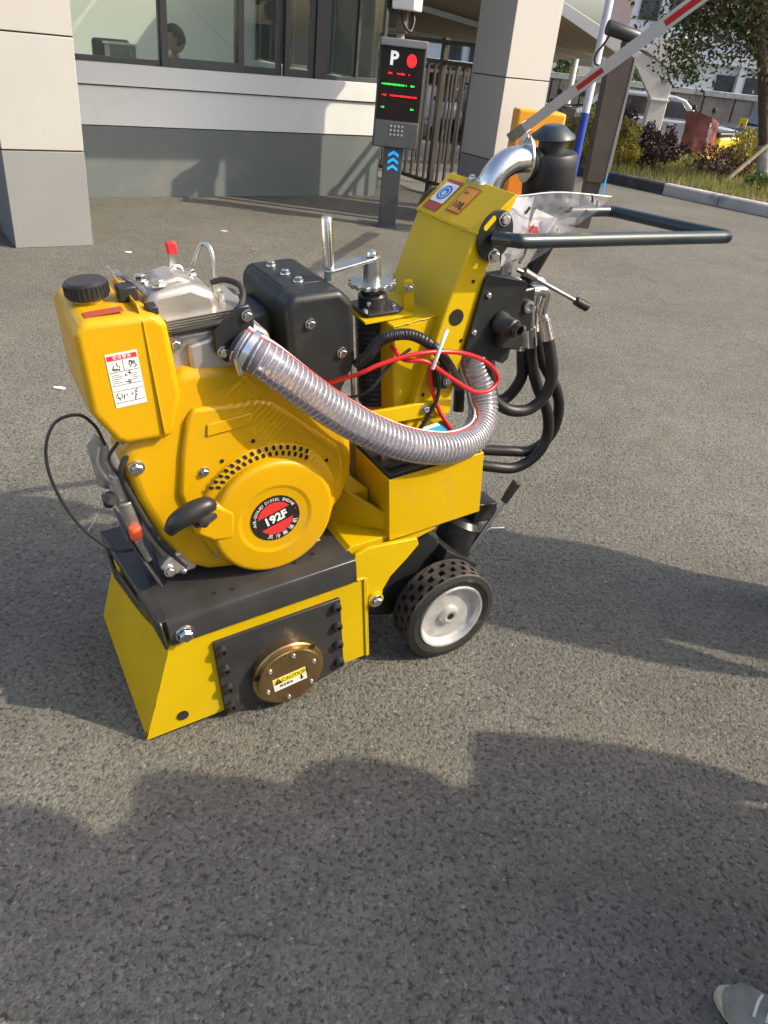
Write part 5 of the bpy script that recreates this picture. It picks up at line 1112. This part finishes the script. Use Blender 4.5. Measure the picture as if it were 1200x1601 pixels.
def car(x, y, rz, paint, label, s=1.0, name='parked_car', z=zl, seat=None):
    T = thing(name, label, 'car', (x, y, z), rz)
    Wd = 1.68; m = mat('car_paint_%s' % paint[0], paint[1], 0.25, metal=0.4, var=0.04, coat=0.8)
    prof = [(-2.05, 0.30), (-2.10, 0.55), (-2.02, 0.86), (-1.55, 0.93), (-0.9, 0.97), (1.55, 0.97), (2.02, 0.88), (2.08, 0.55), (2.05, 0.30), (1.65, 0.25), (1.60, 0.42), (1.45, 0.58), (1.25, 0.60), (1.05, 0.52), (0.95, 0.25), (-0.98, 0.22), (-1.02, 0.42), (-1.2, 0.58), (-1.38, 0.60), (-1.55, 0.50), (-1.63, 0.25)]
    finish('body', pxz(prof, -Wd / 2, Wd / 2), m, T, 0.05, 3)
    roof = [(-1.00, 0.96), (-0.45, 1.40), (-0.2, 1.46), (0.95, 1.46), (1.3, 1.36), (1.72, 0.97)]
    cab = finish('cabin', pxz(roof, -Wd / 2 + 0.10, Wd / 2 - 0.10), m, T, 0.04, 3)
    for s_ in (-1, 1):
        y0 = s_ * (Wd / 2 - 0.10)
        for poly in ([(-0.72, 1.0), (-0.36, 1.34), (0.28, 1.38), (0.28, 1.0)], [(0.34, 1.0), (0.34, 1.38), (0.95, 1.38), (1.12, 1.30), (1.25, 1.0)]):
            finish('side_window', pxz(poly, y0, y0 + s_ * 0.012), DARKGL, cab, 0.004)
        for q in (-0.30, 0.95): finish('door_handle', Bx(q, q + 0.16, min(s_ * Wd / 2, s_ * (Wd / 2 + 0.02)), max(s_ * Wd / 2, s_ * (Wd / 2 + 0.02)), 0.84, 0.87), m, T, 0.006)
        for q in (-0.82, 0.31, 1.28): finish('door_seam', Bx(q, q + 0.012, min(s_ * Wd / 2, s_ * (Wd / 2 + 0.002)), max(s_ * Wd / 2, s_ * (Wd / 2 + 0.002)), 0.32, 0.94), HOLE, T)
        finish('side_moulding', Bx(-0.8, 1.0, min(s_ * Wd / 2, s_ * (Wd / 2 + 0.015)), max(s_ * Wd / 2, s_ * (Wd / 2 + 0.015)), 0.50, 0.56), m, T, 0.004)
        finish('mirror', Bx(-0.78, -0.62, min(s_ * Wd / 2, s_ * (Wd / 2 + 0.16)), max(s_ * Wd / 2, s_ * (Wd / 2 + 0.16)), 0.96, 1.08), m, T, 0.03)
        for q in (-1.33, 1.30):
            wlr = finish('wheel', cyl(bmesh.new(), (q, s_ * (Wd / 2 - 0.18), 0.30), (q, s_ * (Wd / 2 + 0.005), 0.30), 0.30, seg=28), RUBBER, T, 0.02)
            finish('rim', lathe(bmesh.new(), [(0.19, 0), (0.18, 0.012), (0.05, 0.005), (0, 0.012)], (q, s_ * (Wd / 2 + 0.006), 0.30), (0, s_, 0), 20), RIMM, wlr)
    finish('windscreen', prism(bmesh.new(), [(-1.0, -0.66, 0.985), (-1.0, 0.66, 0.985), (-0.50, 0.60, 1.385), (-0.50, -0.60, 1.385)], (-0.02, 0, 0.02)), DARKGL, T)
    finish('rear_window', prism(bmesh.new(), [(1.71, -0.62, 1.0), (1.71, 0.62, 1.0), (1.36, 0.58, 1.34), (1.36, -0.58, 1.34)], (0.02, 0, 0.02)), DARKGL, T)
    for yy in (-0.6, 0.6): finish('headlight', Bx(-2.09, -1.98, yy - 0.16, yy + 0.16, 0.62, 0.76), PAPER, T, 0.02); finish('tail_light', Bx(1.98, 2.09, yy - 0.14, yy + 0.14, 0.62, 0.80), LRED, T, 0.02)
    T.scale = (s, s, s); return T
car(5.15, 20.0, PI + R(-4), ('silver', (0.44, 0.46, 0.49)), 'silver hatchback parked behind the white carport column', 0.93)
car(9.6, 24.3, R(8), ('navy', (0.03, 0.045, 0.075)), 'dark blue car parked broadside in front of the boundary wall beyond the yellow scooter', 0.80)
car(12.2, 25.6, R(84), ('slate', (0.05, 0.07, 0.08)), 'slate grey car parked behind the tree trunk', 0.95)
car(1.9, 20.5, R(86), ('black', (0.02, 0.02, 0.022)), 'black car seen through the fence bars under the carport', 0.95)
car(-0.1, 22.5, R(86), ('white', (0.6, 0.6, 0.6)), 'white car behind the fence bars left of the black car', 0.95)

def scooter(x, y, rz, col, label, box_=True, cover=None, s=1.0):
    T = thing('scooter', label, 'scooter', (x, y, gz(x, y)), rz); m = mat('scooter_%s' % col[0], col[1], 0.3, coat=0.6, var=0.04)
    for q in (-0.62, 0.60):
        wv = lathe(bmesh.new(), [(0.13, -0.045), (0.20, -0.05), (0.225, -0.03), (0.225, 0.03), (0.20, 0.05), (0.13, 0.045)], (q, 0, 0.225), (0, 1, 0), 28); w_ = finish('wheel', wv, RUBBER, T)
        finish('rim', lathe(bmesh.new(), [(0, -0.02), (0.13, -0.02), (0.13, 0.02), (0, 0.02)], (q, 0, 0.225), (0, 1, 0), 20), RIMM, w_)
    finish('deck', pxz([(-0.42, 0.26), (0.22, 0.26), (0.22, 0.34), (-0.40, 0.34)], -0.14, 0.14), m, T, 0.02)
    finish('tail_body', pxz([(0.02, 0.36), (0.14, 0.70), (0.80, 0.76), (0.92, 0.66), (0.84, 0.46), (0.62, 0.47), (0.45, 0.42), (0.30, 0.32)], -0.16, 0.16), m, T, 0.05, 3)
    finish('seat', pxz([(0.08, 0.715), (0.12, 0.80), (0.45, 0.81), (0.80, 0.84), (0.82, 0.77)], -0.13, 0.13), BLACKPL, T, 0.03, 3)
    finish('front_shield', pxz([(-0.52, 0.34), (-0.62, 0.60), (-0.52, 0.95), (-0.44, 0.95), (-0.42, 0.60), (-0.36, 0.34)], -0.20, 0.20), m, T, 0.04, 3)
    finish('front_fender', lathe(bmesh.new(), [(0.24, -0.07), (0.26, 0), (0.24, 0.07)], (-0.62, 0, 0.225), (0, 1, 0), 24), m, T)
    finish('fork', cyl(bmesh.new(), (-0.62, 0, 0.225), (-0.48, 0, 0.95), 0.03), ZINC, T)
    bm = tube(bmesh.new(), [(-0.38, -0.32, 1.02), (-0.47, -0.15, 0.99), (-0.49, 0, 0.98), (-0.47, 0.15, 0.99), (-0.38, 0.32, 1.02)], 0.018, seg=8); finish('handlebar', bm, BLACKPL, T)
    finish('headlight', Bx(-0.64, -0.52, -0.09, 0.09, 0.86, 0.99), PAPER, T, 0.04)
    for s_ in (-1, 1):
        mr = finish('mirror', tube(bmesh.new(), [(-0.44, s_ * 0.2, 1.0), (-0.45, s_ * 0.26, 1.18)], 0.008, smooth=False, seg=6), BLACKPL, T); finish('mirror_glass', lathe(bmesh.new(), [(0, 0), (0.055, 0), (0.055, 0.02), (0, 0.03)], (-0.45, s_ * 0.27, 1.21), (-1, 0, 0.1), 14), BLACKPL, mr)
    if box_: finish('tail_plate', Bx(0.86, 0.88, -0.10, 0.10, 0.95, 1.10), LYEL, T, 0.004); finish('plate_stay', Bx(0.84, 0.86, -0.01, 0.01, 0.70, 1.0), BLACKPL, T)
    if cover:
        cm_ = mat('cover_%s' % cover[0], cover[1], 0.85, var=0.35, vscale=5, bump=0.5, bscale=14)
        finish('wind_cover', sheet(poly_at([(-0.56, -0.34, 1.08), (-0.72, -0.12, 1.16), (-0.72, 0.12, 1.16), (-0.56, 0.34, 1.08)]), poly_at([(-0.46, -0.30, 0.42), (-0.74, -0.14, 0.46), (-0.74, 0.14, 0.46), (-0.46, 0.30, 0.42)]), 14, 14, 0.05, 4.0), cm_, T, ang=80)
        finish('cover_skirt', sheet(poly_at([(-0.50, -0.34, 1.08), (-0.30, -0.36, 1.0), (-0.22, -0.30, 0.95)]), poly_at([(-0.40, -0.30, 0.34), (-0.25, -0.30, 0.36), (-0.15, -0.24, 0.40)]), 10, 12, 0.05, 9.0), cm_, T, ang=80)
    T.scale = (s, s, s); return T
scooter(5.36, 16.5, R(32), ('yellow', (0.75, 0.50, 0.01)), 'yellow scooter with a dusty red wind cover parked past the planting bed', True, ('dusty_red', (0.26, 0.09, 0.075)), 0.88)
scooter(3.85, 17.2, R(-70), ('red', (0.45, 0.02, 0.02)), 'red scooter with dark apron beside the camera post', False, ('black', (0.02, 0.018, 0.02)), 0.9)
scooter(2.9, 17.6, R(-80), ('black', (0.02, 0.02, 0.022)), 'black scooter right of the gate pillar behind the blue pole', False, None, 0.95)
scooter(0.9, 15.6, R(-75), ('grey', (0.08, 0.08, 0.09)), 'dark grey scooter behind the fence, nearest the gate pillar', False, None, 0.95)
scooter(0.1, 16.2, R(-70), ('white', (0.5, 0.5, 0.5)), 'white scooter behind the fence bars, left of the dark grey one', False, None, 0.95)

# ------------------------------------------------------------------ people
SKIN = mat('skin', (0.42, 0.24, 0.16), 0.55, var=0.06); HAIR = mat('hair_black', (0.012, 0.010, 0.010), 0.5, bump=0.5, bscale=90)
def skin_mesh(name, J, E_, m, parent, root=0, sub=2):
    me = bpy.data.meshes.new(name); me.from_pydata([j[:3] for j in J], E_, []); me.materials.append(m)
    o = bpy.data.objects.new(name, me); C.objects.link(o); o.parent = parent
    sk = o.modifiers.new('skin', 'SKIN'); sk.use_smooth_shade = True
    for i, j in enumerate(J):
        r_ = j[3] if len(j) > 3 else 0.05; r2 = j[4] if len(j) > 4 else r_
        me.skin_vertices[0].data[i].radius = (r_, r2); me.skin_vertices[0].data[i].use_root = (i == root)
    ss = o.modifiers.new('sub', 'SUBSURF'); ss.levels = sub; ss.render_levels = sub; return o
def head(T, c, f=0, hair=True, tilt=0.0):
    H = bpy.data.objects.new('head', None)
    bm = bmesh.new(); bmesh.ops.create_icosphere(bm, subdivisions=4, radius=1.0)
    for v in bm.verts:
        x, y, z = v.co; v.co = Vector((x * 0.076 * (1 - 0.16 * max(0, -z)), y * 0.096, z * 0.118))
        g = math.exp(-((x / 0.22) ** 2 + ((z + 0.12) / 0.2) ** 2)) if y < 0 else 0
        v.co.y -= 0.016 * g
        e = math.exp(-(((abs(x) - 0.38) / 0.18) ** 2 + ((z - 0.08) / 0.14) ** 2)) if y < 0 else 0
        v.co.y += 0.007 * e
        if y < 0: v.co.y -= 0.005 * math.exp(-((x / 0.3) ** 2 + ((z + 0.5) / 0.09) ** 2))
    bmesh.ops.rotate(bm, verts=bm.verts, cent=(0, 0, 0), matrix=Matrix.Rotation(tilt, 3, 'X')); bmesh.ops.rotate(bm, verts=bm.verts, cent=(0, 0, 0), matrix=Matrix.Rotation(f, 3, 'Z'))
    h_ = finish('head', bm, SKIN, T, loc=c, ang=80)
    for s_ in (-1, 1):
        M_ = Matrix.Rotation(f, 3, 'Z') @ Matrix.Rotation(tilt, 3, 'X')
        bm = bmesh.new(); bmesh.ops.create_icosphere(bm, subdivisions=2, radius=1.0); bmesh.ops.scale(bm, verts=bm.verts, vec=(0.010, 0.016, 0.028)); finish('ear', bm, SKIN, h_, loc=M_ @ Vector((s_ * 0.077, 0.006, -0.008)))
        bm = bmesh.new(); bmesh.ops.create_icosphere(bm, subdivisions=2, radius=0.011); e = finish('eye', bm, INK, h_, loc=M_ @ Vector((s_ * 0.030, -0.083, 0.008)))
    bm = bmesh.new(); bmesh.ops.create_icosphere(bm, subdivisions=4, radius=1.0)
    dead = [v for v in bm.verts if (v.co.y < -0.15 and v.co.z < 0.42) or v.co.z < -0.55]; bmesh.ops.delete(bm, geom=dead, context='VERTS')
    for v in bm.verts: v.co = Vector((v.co.x * 0.084, v.co.y * 0.103 + 0.004, v.co.z * 0.126 + 0.004)) * (1 + 0.03 * noise.noise(v.co * 8))
    bmesh.ops.rotate(bm, verts=bm.verts, cent=(0, 0, 0), matrix=Matrix.Rotation(tilt, 3, 'X')); bmesh.ops.rotate(bm, verts=bm.verts, cent=(0, 0, 0), matrix=Matrix.Rotation(f, 3, 'Z'))
    finish('hair', bm, HAIR, h_, ang=80)
def shoe(T, x, y, rz, m, sole):
    # a low laced shoe, toe towards -y
    bm = bmesh.new(); ns, nr = 14, 12; rings = []
    for i in range(ns + 1):
        t = i / ns; yy = 0.13 - t * 0.27
        hw = 0.034 + 0.014 * math.sin(min(1, t * 1.15) * PI * 0.75) - (0.030 * max(0, (t - 0.88) / 0.12) ** 2)
        top_ = 0.095 - 0.01 * t if t < 0.35 else 0.09 - 0.052 * ((t - 0.35) / 0.65) ** 0.8
        if t > 0.9: top_ -= 0.014 * ((t - 0.9) / 0.1) ** 2
        ring = []
        for k in range(nr):
            a = PI * k / (nr - 1); ring.append(bm.verts.new((math.cos(a) * hw, yy, 0.018 + math.sin(a) ** 0.7 * (top_ - 0.018))))
        rings.append(ring)
    for a, b in zip(rings, rings[1:]):
        for k in range(nr - 1): bm.faces.new((a[k], a[k + 1], b[k + 1], b[k]))
        bm.faces.new((a[0], b[0], b[-1], a[-1]))
    bm.faces.new(rings[0]); bm.faces.new(rings[-1][::-1])
    M_ = Matrix.Rotation(rz, 3, 'Z'); bmesh.ops.rotate(bm, verts=bm.verts, cent=(0, 0, 0), matrix=M_)
    s_ = finish('shoe', bm, m, T, ang=70, loc=(x, y, 0))
    P = []
    for k in range(28):
        a = 2 * PI * k / 28; px_ = math.cos(a) * (0.052 if math.sin(a) < 0.2 else 0.044); py_ = math.sin(a) * 0.147 - 0.005; P.append(M_ @ Vector((px_, py_, 0.001)))
    finish('sole', prism(bmesh.new(), P, (0, 0, 0.022)), sole, s_, 0.005, 2)
    bm = bmesh.new()
    for k in range(5):
        yy = -0.005 - k * 0.02; zz = 0.088 - k * 0.008; P = [M_ @ Vector(q) for q in ((-0.024, yy, zz - 0.006), (0, yy - 0.003, zz + 0.004), (0.024, yy, zz - 0.006))]; tube(bm, P, 0.0028, seg=6, n=3)
    finish('laces', bm, PAPER, s_)
    return s_
def person(x, y, rz, label, top_, trousers, shoem, arms='down', sc=1.0, sole=None, feet=((-0.075, 0), (0.075, 0)), fr=(0, 0)):
    T = thing('person', label, 'person', (x, y, 0), rz)
    f = feet
    legs = [(0, 0, 0.95, 0.15, 0.11), (-0.095, 0, 0.88, 0.095), (-0.085, -0.01, 0.52, 0.066), (f[0][0], f[0][1] + 0.05, 0.10, 0.045), (0.095, 0, 0.88, 0.095), (0.085, -0.01, 0.52, 0.066), (f[1][0], f[1][1] + 0.05, 0.10, 0.045)]
    body = [(0, 0, 0.96, 0.14, 0.10), (0, 0, 1.18, 0.125, 0.095), (0, 0, 1.38, 0.15, 0.10), (0, -0.005, 1.47, 0.06), (0, -0.01, 1.58, 0.05)]
    if arms == 'down':
        A = [[(s_ * 0.18, 0, 1.39, 0.06), (s_ * 0.215, 0.01, 1.12, 0.045), (s_ * 0.22, -0.05, 0.88, 0.033), (s_ * 0.22, -0.07, 0.80, 0.03, 0.018)] for s_ in (-1, 1)]
    else:
        A = [[(s_ * 0.19, 0, 1.39, 0.06), (s_ * 0.24, -0.08, 1.14, 0.045), (s_ * 0.14, -0.30, 1.24, 0.033), (s_ * 0.10, -0.35, 1.28, 0.03, 0.018)] for s_ in (-1, 1)]
    J = body + legs[1:]; E_ = [(0, 1), (1, 2), (2, 3), (3, 4), (0, 5), (5, 6), (6, 7), (0, 8), (8, 9), (9, 10)]
    for a in A:
        b = len(J); J += a; E_ += [(2, b), (b, b + 1), (b + 1, b + 2), (b + 2, b + 3)]
        w_ = Vector(a[3][:3]); d = (w_ - Vector(a[2][:3])).normalized(); sx = 1 if w_.x > 0 else -1
        for q, (off, l) in enumerate(((-0.026, 0.065), (-0.009, 0.075), (0.009, 0.070), (0.026, 0.055))):
            st = w_ + d * 0.02 + Vector((0, off, 0)) if arms == 'down' else w_ + d * 0.02 + Vector((off, 0, 0))
            n_ = len(J); J += [(*(st), 0.010), (*(st + d * l + Vector((-sx * 0.01, 0, 0))), 0.008)]; E_ += [(b + 3, n_), (n_, n_ + 1)]
        n_ = len(J); st = w_ + Vector((-sx * 0.02, -0.025, 0)); J += [(*(st + d * 0.01), 0.011), (*(st + d * 0.045 + Vector((0, -0.012, 0))), 0.009)]; E_ += [(b + 3, n_), (n_, n_ + 1)]
    skin_mesh('body', J, E_, SKIN, T)
    g = 0.016
    JT = [(0, 0, 1.0, 0.16, 0.12), (0, 0, 0.90, 0.165, 0.125)] + [(a[0], a[1], a[2], a[3] + g) for a in legs[1:]]
    skin_mesh('trousers', JT, [(0, 1), (1, 2), (2, 3), (3, 4), (1, 5), (5, 6), (6, 7)], trousers, T)
    JS = [(0, 0, 0.90, 0.20, 0.14), (0, 0, 1.18, 0.19, 0.13), (0, 0, 1.39, 0.19, 0.12), (0, 0, 1.46, 0.075)]; ES = [(0, 1), (1, 2), (2, 3)]
    for a in A:
        b = len(JS); JS += [(a[0][0], a[0][1], a[0][2], 0.078), (a[1][0], a[1][1], a[1][2], 0.06), (a[2][0], a[2][1], a[2][2] + 0.02, 0.045)]; ES += [(2, b), (b, b + 1), (b + 1, b + 2)]
    skin_mesh('jacket', JS, ES, top_, T)
    head(T, (0, -0.02, 1.63), 0, True, 0.25)
    for i, (fx, fy) in enumerate(f): shoe(T, fx, fy, fr[i], shoem, sole or RUBBER)
    T.scale = (sc, sc, sc); return T
CL1 = mat('cloth_navy', (0.03, 0.04, 0.07), 0.9, bump=0.3, bscale=200); CL2 = mat('cloth_grey', (0.10, 0.10, 0.10), 0.9, bump=0.3, bscale=200); CL3 = mat('cloth_khaki', (0.22, 0.19, 0.13), 0.9); CL4 = mat('cloth_black', (0.02, 0.02, 0.02), 0.9)
SHOEG = mat('shoe_canvas', (0.23, 0.235, 0.20), 0.8, var=0.25, vscale=30, bump=0.4, bscale=300); SOLEC = mat('shoe_sole_cream', (0.42, 0.40, 0.29), 0.7, var=0.2, vscale=25)
person(2.20, 1.86, R(-80), 'person in dark navy jacket and black trousers standing alone right of the machine', CL1, CL4, RUBBER, 'down', 1.12)
person(2.22, 0.93, R(-80), 'person in khaki jacket standing beside the others right of the machine', CL3, CL2, RUBBER, 'down', 1.10)
person(0.925, 0.59, R(195), 'person wearing grey canvas shoes with cream soles at the lower right corner', CL2, CL1, SHOEG, 'down', 1.0, SOLEC, ((-0.12, -0.06), (0.06, -0.13)), (R(-8), R(38)))
person(1.38, 0.72, R(-80), 'person in black jacket standing between the khaki jacket and the grey shoes', CL4, CL2, RUBBER, 'down', 1.05)
person(2.35, 0.78, R(-85), 'unseen person in navy jacket added behind the group to fill its shadow', CL1, CL2, RUBBER, 'down', 1.08)  # added second row, closes lit gaps in the group's shadow
person(1.95, 0.35, R(-75), 'unseen person in grey jacket and khaki trousers added to deepen the foreground shade', CL2, CL3, RUBBER, 'hold', 1.0)  # another added figure out of view, there only for its shadow
person(0.12, -0.42, R(180), 'person in grey jacket holding up a phone at the camera position', CL2, CL1, RUBBER, 'hold')
# another bystander at the edge whose black shoe just touches the picture
person(1.47, 2.02, R(-80), 'slim person in black clothes and black shoes at the right edge beside the machine', CL4, CL4, RUBBER, 'down', 0.96)
VN = thing('bounce_van', 'unseen white van added left of the machine to bounce daylight onto it', 'van', (-4.75, 0.3, 0), R(90))  # unseen van, added as a reflector for the left-facing yellow panels
VW = mat('bounce_van_white', (0.78, 0.77, 0.74), 0.35, coat=0.5, var=0.03)
finish('body', pxz([(-2.5, 0.35), (2.5, 0.35), (2.55, 0.95), (1.75, 1.15), (1.1, 1.95), (-2.45, 2.05)], -0.95, 0.95), VW, VN, 0.08, 3)
for q in (-1.6, 1.6):
    for s_ in (-1, 1):
        wl_ = finish('wheel', cyl(bmesh.new(), (q, s_ * 0.80, 0.34), (q, s_ * 0.975, 0.34), 0.34, seg=28), RUBBER, VN, 0.02); finish('rim', lathe(bmesh.new(), [(0.2, 0), (0.19, 0.012), (0, 0.01)], (q, s_ * 0.976, 0.34), (0, s_, 0), 20), RIMM, wl_)
for s_ in (-1, 1): finish('side_window', pxz([(0.75, 1.15), (1.6, 1.15), (1.05, 1.80), (0.75, 1.80)], s_ * 0.95, s_ * 0.962), DARKGL, VN); finish('door_seam', Bx(0.70, 0.712, min(s_ * .95, s_ * .953), max(s_ * .95, s_ * .953), 0.45, 1.85), HOLE, VN)
finish('windscreen', prism(bmesh.new(), [(1.74, -0.8, 1.19), (1.74, 0.8, 1.19), (1.14, 0.75, 1.93), (1.14, -0.75, 1.93)], (0.03, 0, 0.02)), DARKGL, VN)
# guard at the desk and empty office chair, inside the guardhouse
gx, gy, _ = wl(1.22, 0.95)
G_ = thing('person', 'seated guard with black hair and dark jacket seen through the guardhouse window', 'person', (gx, gy, 0.06), BA)
J = [(0, 0.05, 0.48, 0.13, 0.10), (0, 0.0, 0.72, 0.13, 0.10), (0, -0.05, 0.92, 0.16, 0.10), (-0.01, -0.10, 1.02, 0.055), (-0.02, -0.13, 1.08, 0.05), (-0.2, -0.07, 0.90, 0.06), (-0.24, -0.22, 0.70, 0.045), (-0.12, -0.38, 0.74, 0.035), (0.2, -0.07, 0.90, 0.06), (0.24, -0.22, 0.70, 0.045), (0.12, -0.38, 0.74, 0.035), (-0.1, -0.30, 0.50, 0.08), (-0.1, -0.38, 0.08, 0.05), (0.1, -0.30, 0.50, 0.08), (0.1, -0.38, 0.08, 0.05)]
skin_mesh('body', J, [(0, 1), (1, 2), (2, 3), (3, 4), (2, 5), (5, 6), (6, 7), (2, 8), (8, 9), (9, 10), (0, 11), (11, 12), (0, 13), (13, 14)], SKIN, G_)
skin_mesh('jacket', [(a, b, c, (r_[0] + 0.02), (r_[-1] + 0.02)) for a, b, c, *r_ in J[:3]] + [(a, b, c, r_[0] + 0.018) for a, b, c, *r_ in J[5:10]], [(0, 1), (1, 2), (2, 3), (3, 4), (2, 6), (6, 7)], CL4, G_)
head(G_, (-0.02, -0.14, 1.19), R(-105), True, 0.35)
OC = thing('office_chair', 'black office chair behind the left guardhouse window', 'chair', wl(0.80, 1.2, 0.06), BA + R(20))
finish('backrest', Bx(-0.22, 0.20, 0.1, 0.17, 0.62, 1.13), BLACKPL, OC, 0.05, 4); finish('seat', Bx(-0.23, 0.23, -0.32, 0.12, 0.44, 0.52), BLACKPL, OC, 0.03, 3)
finish('pillar', cyl(bmesh.new(), (0, -0.1, 0.08), (0, -0.1, 0.44), 0.03), ZINC, OC)
for k in range(5):
    a = 2 * PI * k / 5; finish('leg', cyl(bmesh.new(), (0, -0.1, 0.08), (math.cos(a) * 0.28, -0.1 + math.sin(a) * 0.28, 0.04), 0.02), BLACKPL, OC)
DC = thing('storage_box', 'translucent plastic box on the desk in front of the office chair', 'box', wl(0.68, 0.80, 0.76), BA)
finish('body', Bx(-0.12, 0.12, -0.1, 0.1, 0.0, 0.40), SLEEVE, DC, 0.02, 2); finish('lid', Bx(-0.13, 0.13, -0.11, 0.11, 0.401, 0.42), WHITEP, DC, 0.006)

# ------------------------------------------------------------------ loose grit and small litter on the asphalt
bm = bmesh.new()
for k in range(2600):
    y = rnd.uniform(0.45, 4.2); x = rnd.uniform(-0.55 * y - 0.4, 0.55 * y + 0.4); s_ = rnd.uniform(0.0008, 0.0024) * (1 + 0.12 * y); z = s_ * 0.5
    q = [bm.verts.new((x + dx * s_ * rnd.uniform(.7, 1.3), y + dy * s_ * rnd.uniform(.7, 1.3), z + dz * s_ * 0.6)) for dx, dy, dz in ((1, 0, 0), (0, 1, 0), (-1, 0, 0), (0, -1, 0), (0, 0, 1), (0, 0, -1))]
    for i in range(4): bm.faces.new((q[i], q[(i + 1) % 4], q[4])); bm.faces.new((q[(i + 1) % 4], q[i], q[5]))
tag(finish('grit', bm, mat('grit_stone', (0.16, 0.15, 0.13), 0.9, var=0.5, vscale=40), flat=True), kind='stuff')
LI = [(-1.484, 3.085, 0.030, 'white scrap of paper on the asphalt left of the fuel tank', PAPER), (-1.993, 5.434, 0.035, 'pale scrap lying near the foot of the left pillar', PAPER), (-1.545, 6.395, 0.04, 'yellowish scrap in front of the guardhouse wall', mat('scrap_yellow', (0.55, 0.48, 0.25), 0.8)),
      (-1.2, 5.9, 0.03, 'dry leaf on the asphalt by the payment terminal', mat('dry_leaf', (0.30, 0.20, 0.10), 0.8))]
for k, (x, y, s_, lb, m_) in enumerate(LI):
    bm = bmesh.new(); n_ = 7; P = [(x + math.cos(2 * PI * q / n_ + k) * s_ * rnd.uniform(0.6, 1), y + math.sin(2 * PI * q / n_ + k) * s_ * rnd.uniform(0.35, 0.6), 0.003) for q in range(n_)]
    prism(bm, P, (0, 0, 0.003)); tag(finish('scrap' if k in (0, 1, 2) else 'dry_leaf', bm, m_), lb, 'leaf' if k == 3 else 'litter')
